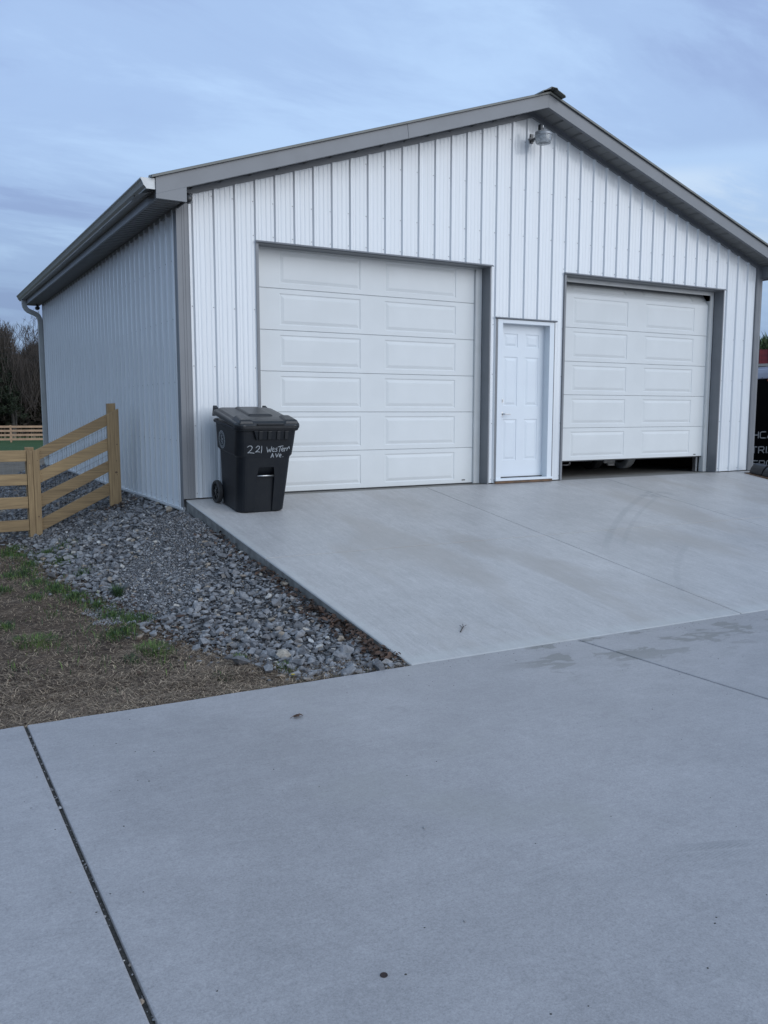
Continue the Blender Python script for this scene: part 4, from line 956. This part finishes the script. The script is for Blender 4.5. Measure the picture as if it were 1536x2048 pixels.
# ------------------------------------------------------------------ straw, turf and tufts
def blade(mb, x, y, z, h, w, lean, az, mi=0, curl=.5):
    dx, dy = math.cos(az), math.sin(az); px_, py_ = -dy*w, dx*w
    x1, y1, z1 = x+dx*lean*h*.45, y+dy*lean*h*.45, z+h*.62*(1-lean*.35)
    x2, y2, z2 = x+dx*lean*h, y+dy*lean*h, z+h*(1-lean*curl)
    mb.add([(x-px_, y-py_, z), (x+px_, y+py_, z), (x1+px_*.8, y1+py_*.8, z1), (x1-px_*.8, y1-py_*.8, z1), (x2, y2, z2)], [(0, 1, 2, 3), (3, 2, 4)], mi)
st_ = MB()
for k in range(92000):
    near = k < 78000
    x, y = (R.uniform(-2.75, -.02), R.uniform(-4.57, 1.6)) if near else (R.uniform(-6, -2.3), R.uniform(-4.57, 5))
    if near and R.random() < .35: y = -4.57+abs(R.gauss(0, .5))
    w = lerp_table(TOE, y)
    if x > -w+R.gauss(0, .05): 
        if not (y < -4.30 and x > -.75 and R.random() < .5): continue
    z = groundz(x, y); az = R.uniform(0, 6.28); l_ = R.uniform(.02, .085); wd = R.uniform(.0007, .0017); tl = R.uniform(-.03, .30)
    dx, dy = math.cos(az), math.sin(az); b0 = R.uniform(-.4, .4)*l_; z += R.uniform(.003, .016)
    mx_, my_, mz_ = x+dx*l_*.5-dy*b0*.3, y+dy*l_*.5+dx*b0*.3, z+tl*l_*.6+.002
    ex, ey, ez = x+dx*l_, y+dy*l_, z+tl*l_*.5
    if ey > YE-.01 and my_ > YE-.01: pass
    else: continue
    st_.add([(x-dy*wd, y+dx*wd, z), (x+dy*wd, y-dx*wd, z), (mx_+dy*wd, my_-dx*wd, mz_), (mx_-dy*wd, my_+dx*wd, mz_), (ex, ey, ez)], [(0, 1, 2, 3), (3, 2, 4)], 0 if R.random() < .42 else 1)
stuff(st_.build('dead_grass', [M['straw'], M['strawd']], fix=False))
def unproj(u, v, z):
    d = F+Rv*((u-768)/1695.23)-Uv*((v-1024)/1695.23); t = (z-CAM.z)/d.z; return CAM.x+d.x*t, CAM.y+d.y*t
gt = MB()
PATCH = [(110, 1225, .25, 60), (180, 1262, .25, 50), (140, 1300, .3, 30), (330, 1325, .25, 40), (200, 1330, .3, 30), (30, 1340, .3, 30), (40, 1110, .22, 420), (95, 1112, .22, 500), (125, 1125, .16, 420), (60, 1128, .2, 300), (165, 1152, .14, 360), (112, 1178, .17, 460), (70, 1195, .10, 220), (150, 1195, .18, 420), (195, 1210, .16, 380), (225, 1228, .14, 420), (262, 1240, .14, 420), (290, 1238, .10, 260), (15, 1105, .15, 260), (130, 1105, .15, 300), (50, 1145, .2, 300), (75, 1165, .2, 260), (5, 1178, .12, 150), (30, 1095, .2, 300), (20, 1150, .15, 160), (12, 1252, .09, 140), (250, 1262, .13, 200), (225, 1270, .12, 160)]
for u, v, rr, n_ in PATCH:
    cx_, cy_ = unproj(u, v, -.59)
    for k in range(int(n_*1.35)):
        a, q = R.uniform(0, 6.28), abs(R.gauss(0, .55)); x, y = cx_+math.cos(a)*q*rr*.8, cy_+math.sin(a)*q*rr*1.5
        if y < -4.55: continue
        blade(gt, x, y, groundz(x, y)-.003, R.uniform(.025, .080), R.uniform(.0016, .0032), R.uniform(.1, .8), R.uniform(0, 6.28), 0 if R.random() < .55 else 1)
for k in range(1500):
    x, y = R.uniform(-5.5, -2.0), R.uniform(-3.5, 4); blade(gt, x, y, groundz(x, y)-.003, R.uniform(.02, .06), R.uniform(.0014, .0026), R.uniform(.1, .8), R.uniform(0, 6.28), 0 if R.random() < .5 else 1)
for k in range(500):
    x = R.uniform(-2.4, -.1); y = -4.565+abs(R.gauss(0, .04)); blade(gt, x, y, groundz(x, y)-.003, R.uniform(.01, .035), R.uniform(.001, .002), R.uniform(.1, .8), R.uniform(0, 3.14), 1)
stuff(gt.build('grass', [M['grass'], M['grassd']], fix=False))
TUFTS = [(75, 1286, .10, .14, 700, 'broad low green weed patch standing alone in the dead lawn', 0, .05, 1.6), (310, 1300, .09, .12, 520, 'green grass clump between the gravel toe and the concrete', 0, .06, 1.4),
         (265, 1322, .045, .06, 160, 'small dark grass tuft just below a larger green clump', 1, .045, 1), (482, 1322, .035, .05, 190, 'yellow-green tuft at the gravel edge beside a pale stone', 0, .055, 1),
         (575, 1342, .055, .05, 190, 'grass tuft at the foot of the gravel beside the dandelion', 0, .05, 1.3), (447, 1358, .05, .045, 170, 'flat dark green rosette nearest the driveway edge', 1, .035, 1.2),
         (236, 1196, .035, .05, 240, 'tall upright dark grass clump against the crushed gravel', 1, .11, 1)]
for u, v, rx_, ry_, n_, lab, mi, hh, asp in TUFTS:
    cx_, cy_ = unproj(u, v, -.595); cz_ = groundz(cx_, cy_); mb = MB()
    for k in range(n_):
        a, q = R.uniform(0, 6.28), R.random()**.6; x, y = math.cos(a)*q*rx_*asp, math.sin(a)*q*ry_*1.7
        az = a if R.random() < .7 else R.uniform(0, 6.28)
        blade(mb, x, y, groundz(cx_+x, max(cy_+y, -4.57))-cz_-.004, hh*R.uniform(.5, 1.15), R.uniform(.0013, .0026), R.uniform(.1, .75), az, 0 if R.random() < .85 else 1)
    ms = [M['grass'], M['grassd']] if mi == 0 else [M['grassd'], M['grass']]
    tag(mb.build('grass_tuft', ms, fix=False, loc=(cx_, cy_, cz_)), lab, 'grass tuft', 'green tufts in the dead lawn')
dx_, dy_ = unproj(585, 1359, -.60); dz_ = groundz(dx_, dy_)
dn = empty('dandelion', 'tiny yellow dandelion at the corner of dead grass and driveway', 'flower', (dx_, dy_, dz_))
m = MB(); m.tube([(0, 0, 0), (.003, 0, .03)], .0015, 5); m.build('stem', M['grass'], dn)
m = MB()
for k in range(26):
    a = k*2.4; l_ = .012*(.5+.5*(k % 3)/2); m.add([(.003, 0, .031), (.003+l_*math.cos(a-.2), l_*math.sin(a-.2), .035), (.003+l_*1.15*math.cos(a), l_*1.15*math.sin(a), .034), (.003+l_*math.cos(a+.2), l_*math.sin(a+.2), .035)], [(0, 1, 2, 3)])
m.build('flower_head', M['flower'], dn, fix=False)

# ------------------------------------------------------------------ small things on the concrete
x, y = -1.598, -7.043; m = MB(); m.lathe([(0, 0), (.0098, 0), (.0103, .0008), (.0098, .0018), (.0085, .0018), (.0082, .0014), (0, .0015)], (0, 0, 0), 'z', 28)
tag(m.build('coin', M['coin'], loc=(x, y, drvz(x, y)+.0006)), 'dark tarnished coin lying flat on the lower driveway', 'coin')
for (x, y, s_, lab) in ((-1.071, -6.404, .0085, 'dark pebble alone on the driveway, the larger and farther of two'), (-1.278, -6.947, .006, 'small grey pebble on the driveway near the coin'), (-2.236, -6.232, .0045, 'tiny dark pebble on the narrow slab left of the open joint')):
    vs, fs = hulls[3]; m = MB(); m.add([Vector(v)*s_ for v in vs], fs); tag(m.build('pebble', M['gravel'], fix=False, loc=(x, y, drvz(x, y)+s_*.35)), lab, 'pebble', 'loose pebbles on the driveway')
x, y = -.983, -5.115; e = empty('curled_leaf', 'curled dark dead leaf on the driveway below the gravel', 'leaf', (x, y, drvz(x, y)))
m = MB()
for q in range(5): leafquad(m, R.uniform(-.014, .014), R.uniform(-.006, .006), .009, R.uniform(.012, .020))
m.build('blade', M['leaf'], e, fix=False); m = MB(); m.tube([(-.012, 0, .006), (-.03, -.004, .012), (-.042, .002, .003)], .0012, 5); m.build('stalk', M['sill'], e)
x, y = .663, -4.167; e = empty('twig', 'thin forked twig lying on the ramp near its foot', 'twig', (x, y, rampz(x, y)), rot=(math.atan(.128), 0, 0))
m = MB(); m.tube([(-.055, -.055, .004), (-.02, -.02, .008), (.01, .005, .007), (.035, .05, .012)], [.004, .0038, .0032, .002], 6); m.tube([(.0, -.003, .008), (-.004, .03, .015)], .002, 5); m.tube([(.015, .012, .008), (.045, .02, .014)], .0018, 5); m.build('branch', M['bark'], e)
SPK = MB()
for k in range(420):   # crumbs of grit scattered on the slabs
    if k < 300: x, y = R.uniform(-2.6, 4.5), R.uniform(-8.2, -4.7); z = drvz(x, y)
    else: x, y = R.uniform(.1, 8.5), R.uniform(-4.5, -.3); z = rampz(x, y)
    if k < 90: x, y = R.uniform(.1, 3.2), -4.6-abs(R.gauss(0, .10)); z = drvz(x, y)
    r = R.uniform(.0012, .0034); SPK.add([(x+r*math.cos(a)*R.uniform(.7, 1.6), y+r*math.sin(a)*R.uniform(.7, 1.5), z) for a in (0, 1.26, 2.5, 3.77, 5.0)]+[(x, y, z+r*.8)], [(i, (i+1) % 5, 5) for i in range(5)])
stuff(SPK.build('grit_crumbs', M['grit'], fix=False))

# ------------------------------------------------------------------ right of the building: board, blocks, trailer
bd = empty('wooden_board', 'weathered board lying on the ramp beside the right garage corner', 'board', (8.92, -.6, rampz(8.92, -.6)), rot=(math.atan(.1282), 0, 0))
m = MB(); m.prism([(-.115, .46), (.30, .46), (.30, -1.2), (-.115, -1.2)], lambda p, q, t: (p, q, t), .001, .024); m.build('plank', M['sill'], bd, bevel=.003)
def block(y0, y1, h, label, mt):
    e = empty('plastic_block', label, 'block', (8.83, (y0+y1)/2, rampz(8.83, (y0+y1)/2)+.024), 'black blocks on the board', (math.atan(.1282), 0, rad(6)))
    n = 10; arc = [(.16-.16*math.cos(k*math.pi/2/n), h*math.sin(k*math.pi/2/n)) for k in range(n+1)]; hw = (y1-y0)/2
    m = MB(); m.prism(arc+[(.20, h), (.20, 0)], lambda p, q, t: (p, t, q), -hw, hw); b_ = m.build('shell', mt, e, bevel=.004)
    m = MB(); m.prism([(p*1.02-.002, q*1.03) for p, q in arc]+[(.205, h*1.03), (.205, 0)], lambda p, q, t: (p, t, q), -hw-.008, -hw-.001); m.build('end_plate', M['binlid'], e)
block(-.42, -.225, .150, 'black quarter-round plastic block against the right garage corner', M['black'])
block(-.66, -.45, .135, 'dark grey quarter-round plastic block, the nearer of the two on the board', M['binlid'])

tr = empty('enclosed_trailer', 'black enclosed trailer with grey lettering and a white top rail beyond the right corner', 'trailer', (11.2, 1.5, 0))
dh = Vector((-.2146, .9767, 0)); nn_ = Vector((.9767, .2146, 0)); to = Vector((11.2, 1.5, 0))
def TP(s_, z, dep=0): p = dh*s_+nn_*dep; return (p.x, p.y, z-.045*s_)
def tbox(name, s0, s1, z0, z1, d0, d1, mt, par=tr, bevel=0):
    m = MB(); m.hexa([TP(s0, z0, d0), TP(s1, z0, d0), TP(s1, z0, d1), TP(s0, z0, d1)], [TP(s0, z1, d0), TP(s1, z1, d0), TP(s1, z1, d1), TP(s0, z1, d1)]); return m.build(name, mt, par, bevel=bevel)
tbox('trailer_body', -3.2, 2.4, -.32, 1.522, 0, 2.0, M['trailer'])
tbox('roof', -3.22, 2.42, 1.70, 1.74, .03, 1.97, M['railw'])
m = MB(); m.prism([(-.012, 1.522), (-.022, 1.54), (-.022, 1.62), (-.005, 1.69), (.03, 1.702), (.06, 1.70), (.06, 1.522)], lambda p, q, t: TP(t, q, p), -3.21, 2.41); rl = m.build('top_rail', M['railw'], tr)
m = MB()
for q in range(22): m.prism([(-.024, 1.532), (-.0245, 1.540), (-.0215, 1.545)], lambda p, z_, t: TP(t, z_, p), -3+q*.24, -3+q*.24+.02)
m.build('rivets', M['black'], rl)
m = MB(); m.prism([(-.034, 1.478), (-.036, 1.500), (0, 1.510), (0, 1.468)], lambda p, q, t: TP(t, q, p), -.275, -.208); m.build('marker_light', M['amber'], tr)
tbox('bottom_rail', -3.21, 2.41, -.40, -.321, -.01, 2.0, M['steel'])
for s_ in (-1.0, -.1): 
    m = MB(); ws = MB()
    c = Vector(TP(s_, -.42, -.02)); n = 28; pr_ = [(.20, -.09), (.32, -.10), (.335, -.06), (.335, .06), (.32, .10), (.20, .09)]; vs = []
    for r, h in pr_:
        for k in range(n): a = 2*math.pi*k/n; vs.append(c+dh*(r*math.cos(a))+Vector((0, 0, r*math.sin(a)))-nn_*(h-.13)*-1)
    m.add(vs, [(i*n+k, i*n+(k+1) % n, (i+1)*n+(k+1) % n, (i+1)*n+k) for i in range(len(pr_)-1) for k in range(n)]); m.build('wheel', M['rubber'], tr)
LET = {'H': [[(0, 0), (0, 1)], [(1, 0), (1, 1)], [(0, .5), (1, .5)]], 'C': [[(1, 1), (.18, 1), (0, .85), (0, .15), (.18, 0), (1, 0)]], 'A': [[(0, 0), (.5, 1), (1, 0)], [(.22, .3), (.78, .3)]],
       'T': [[(0, 1), (1, 1)], [(.5, 1), (.5, 0)]], 'R': [[(0, 0), (0, 1), (.85, 1), (1, .87), (1, .58), (.85, .45), (0, .45)], [(.55, .45), (1, 0)]], 'I': [[(.1, 0), (.1, 1)]],
       'E': [[(1, 1), (.15, 1), (0, .88), (0, .12), (.15, 0), (1, 0)], [(0, .5), (.95, .5)]], 'L': [[(0, 1), (0, 0), (1, 0)]], 'S': [[(1, 1), (0, 1), (0, .5), (1, .5), (1, 0), (0, 0)]], 'O': [[(.15, 0), (.85, 0), (1, .15), (1, .85), (.85, 1), (.15, 1), (0, .85), (0, .15), (.15, 0)]],
       'N': [[(0, 0), (0, 1), (1, 0), (1, 1)]], 'D': [[(0, 0), (0, 1), (.8, 1), (1, .8), (1, .2), (.8, 0), (0, 0)]], 'U': [[(0, 1), (0, .15), (.15, 0), (.85, 0), (1, .15), (1, 1)]], 'P': [[(0, 0), (0, 1), (.85, 1), (1, .87), (1, .55), (.85, .42), (0, .42)]]}
m = MB()
def tword(txt, anchor, s_left, z0, h=.112, w=.096, adv=.131):
    """anchor = index of the letter whose left edge is at s_left; letters run towards the camera"""
    adv_ = lambda c: .045 if c == 'I' else adv
    s_ = s_left+sum(adv_(c) for c in txt[:anchor])
    for c in txt:
        strokes(m, [[(s_-a*w, z0+b*h) for a, b in ln] for ln in LET[c]], .017, lambda u, v: TP(u, v, -.004)); s_ -= adv_(c)
tword('HEALTHCARE', 5, .013, .440); tword('INDUSTRIAL', 5, .028, .166); tword('AEROSPACE', 1, .003, -.092)
m.build('lettering', M['letters'], tr, fix=False)

# ------------------------------------------------------------------ inside the right bay: a small flatbed trailer seen under the door
ut = empty('utility_trailer', 'small pale-wheeled trailer parked inside, glimpsed under the raised door', 'trailer', (7.2, 1.4, 0))
m = MB(); m.box(-1.2, .9, .2, .26, .36, .42); m.box(-1.2, .9, 2.0, 2.06, .36, .42); m.box(-1.2, -1.14, .26, 2.0, .36, .42); m.box(.84, .9, .26, 2.0, .36, .42); m.build('frame', M['steel'], ut)
for (x_, y_) in ((.52, -.05), (-.10, .02), (-.7, .3)):
    m = MB(); m.lathe([(.13, -.07), (.21, -.085), (.225, -.05), (.225, .05), (.21, .085), (.13, .07)], (x_, y_, .226), 'x', 32); wh = m.build('wheel', M['stop'] if x_ > .3 else M['rubber'], ut, smooth=True)
    m = MB(); m.lathe([(0, -.05), (.13, -.055), (.13, .055), (0, .05)], (x_, y_, .226), 'x', 24); m.build('rim', M['steel'], wh)
m = MB(); m.box(.06, .30, -.10, -.02, .10, .30); m.box(.11, .25, -.14, -.10, .06, .10); m.build('jack_stand', M['gutterin'], ut, bevel=.006)
m = MB(); m.box(-.98, -.955, -.1, -.06, .09, .30); m.box(-.68, -.655, -.1, -.06, .09, .30); m.box(-.98, -.655, -.1, -.06, .09, .105); m.tube([(-.84, -.08, .03), (-.84, -.08, .08)], .018, 8); m.build('leg_bracket', M['lampmetal'], ut)

# ------------------------------------------------------------------ trees
def branch_tree(rn, h, mb, spread=.55, depth=6, twigs=3, start=.25, mi_t=1, r0=None):
    r0 = r0 or h*.018
    def grow(p, d, l, r, lv):
        n = 3 if lv < 3 else 2; pts = [p]; q = p.copy(); dd = d.copy()
        for k in range(n):
            dd = (dd+Vector((rn.uniform(-1, 1), rn.uniform(-1, 1), rn.uniform(-.5, .8)))*.14).normalized(); q = q+dd*l/n; pts.append(q.copy())
        if lv < depth-1: mb.tube(pts, [r*(1-.45*k/n) for k in range(n+1)], 4 if lv < 2 else 3, 0, False)
        else:
            w = max(r, h*.0011); a = dd.cross(Vector((rn.uniform(-1, 1), rn.uniform(-1, 1), .3))).normalized()*w; mb.add([pts[0]-a, pts[0]+a, pts[-1]], [(0, 1, 2)], mi_t)
        if lv >= depth: return
        for c in range(2 if lv == 0 else (3 if lv < depth-1 else twigs)):
            t = rn.uniform(.45, 1.0) if c else 1.0; bp = pts[0].lerp(pts[-1], t) if lv else pts[-1].lerp(pts[0], rn.uniform(0, .4))
            ax = Vector((rn.uniform(-1, 1), rn.uniform(-1, 1), rn.uniform(-.4, 1))).normalized(); nd = (dd+ax*spread*rn.uniform(.6, 1.4)).normalized(); nd.z = nd.z*.9+.12
            grow(bp, nd.normalized(), l*rn.uniform(.58, .80), r*.56, lv+1)
    grow(Vector((0, 0, 0)), Vector((rn.uniform(-.06, .06), rn.uniform(-.06, .06), 1)), h*start, r0, 0)
def put_tree(me_t, me_c, name, loc, s_, label, group, rz=None):
    e = empty(name, label, 'tree', loc, group, (0, 0, R.uniform(0, 6.28) if rz is None else rz)); e.scale = (s_, s_, s_)
    link('trunk', me_t, e); link('crown', me_c, e); return e
protos = []
for sd in (11, 23, 37):
    rn = random.Random(sd); a = MB(); branch_tree(rn, 10, a, .62, 7, 4, .28)
    # split trunk (thick faces) from crown (the rest)
    hv = {}
    tk, cr = MB(), MB()
    tk.tube([(0, 0, -.4), (.02, .0, 1.5), (.0, .02, 3.05)], [.24, .19, .16], 7)
    cr.v, cr.f, cr.m = a.v, a.f, a.m
    protos.append((tk.mesh('trunk', M['bark']), cr.mesh('crown', [M['bark'], M['twig']], fix=False)))
WY = 74
spots = [(8.15, 76, 1.24, 0, 'tall grey bare tree whose twigs fan out beside the downspout against the sky'), (6.0, 70, .80, 1, 'bare brown tree in the woods at the left edge of the picture'),
         (7.4, 72, .72, 2, 'shorter bare tree in front of the tall grey one'), (4.6, 73, .95, 2, 'bare tree behind the pine at the far left'), (9.4, 71, .78, 1, 'bare tree standing behind the far end of the garage')]
for x, y, s_, pi, lab in spots: put_tree(*protos[pi], 'bare_tree', (x, y, groundz(x, y)), s_, lab, 'bare trees of the woods', rz=x*2.1)
rn = random.Random(5)
for k in range(24):
    x = rn.uniform(-34, 2.5) if k % 2 else rn.uniform(11, 32); y = rn.uniform(70, 82)
    put_tree(*protos[k % 3], 'bare_tree', (x, y, groundz(x, y)), rn.uniform(.7, 1.15), ('bare tree of the woods beyond the paddock, left of the pine' if x < 3 else 'bare tree of the woods hidden behind the garage'), 'woods out of sight beyond the paddock')
# one brown thicket of stems filling the wood
th = MB(); rn = random.Random(9)
for k in range(34000):
    vis = k < 19000
    x = rn.uniform(3.0, 11) if vis else rn.uniform(-38, 34); y = rn.uniform(66, 84); z = groundz(x, y)
    top = 7.2+1.5*vn(x, y, .35, 3)+(1.3 if x < 5.9 else 0)-(1.1 if 6.2 < x < 7.6 else 0)
    h = rn.uniform(.3, 1.0)**.7*top; z0 = z+rn.uniform(0, max(.1, top-h)); l_ = rn.uniform(.5, 2.2); az = rn.uniform(0, 6.28); ln = rn.uniform(.1, 1.3)
    zt = min(z+top+rn.uniform(-.7, .5), z0+h); p0 = Vector((x, y, zt-l_)); p1 = Vector((x+math.cos(az)*ln*l_*.6, y+math.sin(az)*ln*l_*.4, zt)); w = rn.uniform(.006, .020)
    md_ = p0.lerp(p1, .5)+Vector((rn.uniform(-.15, .15), 0, rn.uniform(0, .2)))
    th.add([p0-Vector((w, 0, 0)), p0+Vector((w, 0, 0)), md_+Vector((w*.8, 0, 0)), md_-Vector((w*.8, 0, 0)), p1], [(0, 1, 2, 3), (3, 2, 4)], 0 if rn.random() < .6 else 1)
for k in range(46000):
    x = rn.uniform(2.5, 12) if k < 24000 else rn.uniform(-40, 36); y = rn.uniform(70, 86); z = groundz(x, y)
    top = 6.6+1.4*vn(x, y, .35, 3)+(1.3 if x < 5.9 else 0)-(1.1 if 6.2 < x < 7.6 else 0)
    zc = z+rn.uniform(0, 1)**.8*top; s_ = rn.uniform(.10, .34)
    if zc > z+top*.85: s_ *= .45
    a, b = rn.uniform(0, 6.28), rn.uniform(-1, 1); d1 = Vector((math.cos(a), math.sin(a)*.6, b)).normalized()*s_; d2 = Vector((-math.sin(a)*rn.uniform(.3, 1), .4, rn.uniform(-1, 1))).normalized()*s_
    c = Vector((x, y, zc)); th.add([c-d1, c+d2*.7, c+d1, c-d2*.5], [(0, 1, 2), (0, 2, 3)], 2 if (rn.random() < (.45 if zc < z+2.5 else .12)) else 1)
stuff(th.build('thicket', [M['twig'], M['brush'], M['brushg']], fix=False))
# pale reeds along the far fence
rd = MB()
for k in range(260):
    x = rn.uniform(-10, 16); y = rn.uniform(60, 64); z = groundz(x, y); h = rn.uniform(.5, 1.15); rd.add([(x-.012, y, z), (x+.012, y, z), (x+rn.uniform(-.12, .12), y, z+h)], [(0, 1, 2)])
stuff(rd.build('dry_reeds', M['straw'], fix=False))
# pine at the far left
def conifer(rn, h, w, nb, clump, mb):
    for k in range(nb):
        t = rn.random()**.8; z = h*(.18+.82*t); rr = w*(1-t)**.75*(.55+.45*rn.random())+.15; a = rn.uniform(0, 6.28)
        c = Vector((math.cos(a)*rr, math.sin(a)*rr, z+rn.uniform(-.2, .2)))
        for q in range(clump):
            d = Vector((rn.gauss(0, 1), rn.gauss(0, 1), rn.gauss(.3, .7))).normalized(); o = c+Vector((rn.gauss(0, .16), rn.gauss(0, .16), rn.gauss(0, .10))); l_ = rn.uniform(.12, .30); s_ = d.cross(Vector((rn.uniform(-1, 1), rn.uniform(-1, 1), rn.uniform(-1, 1)))).normalized()*.03
            mb.add([o-s_, o+s_, o+d*l_], [(0, 1, 2)], 0)
rn = random.Random(3); cr = MB(); conifer(rn, 9.6, 2.5, 620, 26, cr); tk = MB(); tk.tube([(0, 0, -.4), (0, 0, 9.0)], [.2, .03], 7)
e = empty('pine_tree', 'dark pine rising at the left edge above the brown woods', 'tree', (4.35, 68, groundz(4.35, 68)), 'evergreens'); link('trunk', tk.mesh('trunk', M['bark']), e); link('crown', cr.mesh('crown', M['pine'], fix=False), e)
# overhead wires crossing in front of the woods
for i, (v, dz) in enumerate(((675, 0), (697, 0), (709, 0), (719, 0))):
    d = F+Rv*((40-768)/1695.23)-Uv*((v-1024)/1695.23); t = (44-CAM.y)/d.y; c = CAM+d*t; pts = []
    for k in range(21):
        u = -1+k/10; pts.append((c.x+u*30, 44-u*3, c.z+(u*u)*.9-u*.9))
    m = MB(); m.tube(pts, .005, 4); tag(m.build('overhead_wire', M['rubber']), ['highest of the four thin wires crossing before the woods', 'second highest thin wire crossing before the woods', 'third wire down before the woods, just above the lowest', 'lowest of the four thin wires crossing before the woods'][i], 'wire', 'overhead wires')
# right edge: barn roof, cedar, bare tree
ry = Vector((25.5, 12.05, 0)); vd = (ry-Vector((CAM.x, CAM.y, 0))).normalized(); ud = Vector((vd.y, -vd.x, 0))
barn = empty('barn', 'low barn with a dark red metal roof seen past the right corner above the trailer', 'barn', (ry.x, ry.y, -.9))
def BP(u, v, z): p = ud*u+vd*v; return (p.x, p.y, z+.9)
m = MB(); m.hexa([BP(-5, .4, -1.2), BP(7, .4, -1.2), BP(7, 4.6, -1.2), BP(-5, 4.6, -1.2)], [BP(-5, .4, 2.72), BP(7, .4, 2.72), BP(7, 4.6, 2.72), BP(-5, 4.6, 2.72)]); m.build('wall', M['barnwall'], barn)
for s_ in (0, 1):
    m = MB()
    for k in range(-18, 26):
        u0 = k*.3
        for a, b, ha, hb in ((0, .22, 0, 0), (.22, .245, 0, .03), (.245, .275, .03, .03), (.275, .3, .03, 0)):
            v0, v1 = (0, 2.5) if s_ == 0 else (5.0, 2.5); m.add([BP(u0+a, v0, 2.68+ha), BP(u0+b, v0, 2.68+hb), BP(u0+b, v1, 3.38+hb), BP(u0+a, v1, 3.38+ha)], [(0, 1, 2, 3)])
    m.build('roof', M['redroof'], barn, fix=False)
m = MB(); m.hexa([BP(-5.4, -.06, 2.60), BP(7.5, -.06, 2.60), BP(7.5, -.02, 2.60), BP(-5.4, -.02, 2.60)], [BP(-5.4, -.06, 2.70), BP(7.5, -.06, 2.70), BP(7.5, -.02, 2.70), BP(-5.4, -.02, 2.70)]); m.build('gutter', M['gutter'], barn)
rn = random.Random(13); cr = MB()
for k in range(9000):
    a = rn.uniform(0, 6.28); q = rn.random()**.5; z = rn.uniform(0, 1)**.8; col = vn(math.cos(a)*q*3+5, math.sin(a)*q*3+z*2, 2.2, 4)
    r_ = 2.2*q*(1-z*.55); H_ = 4.3+.7*vn(math.cos(a)*2+3, math.sin(a)*2, 2.7, 1); o = Vector((r_*math.cos(a), r_*math.sin(a), .2+z*H_)); d = Vector((rn.gauss(0, .35), rn.gauss(0, .35), 1)).normalized(); l_ = rn.uniform(.12, .45); s2 = Vector((rn.uniform(-1, 1), rn.uniform(-1, 1), 0)).normalized()*.035
    cr.add([o-s2, o+s2, o+d*l_], [(0, 1, 2)])
e = empty('cedar_tree', 'bushy green cedar rising behind the red barn roof at the right edge', 'tree', (31.6, 16.2, -.9), 'evergreens'); tk = MB(); tk.tube([(0, 0, -.3), (0, 0, 3.6)], [.16, .04], 7); link('trunk', tk.mesh('trunk', M['bark']), e); link('crown', cr.mesh('crown', M['cedarf'], fix=False), e)
put_tree(*protos[0], 'bare_tree', (41.1, 20.9, -1.0), 1.15, 'bare tree reaching thin twigs in from the right edge above the cedar', 'bare trees of the woods', rz=1.0)
print('faces', sum(len(o.data.polygons) for o in bpy.data.objects if o.type == 'MESH'))
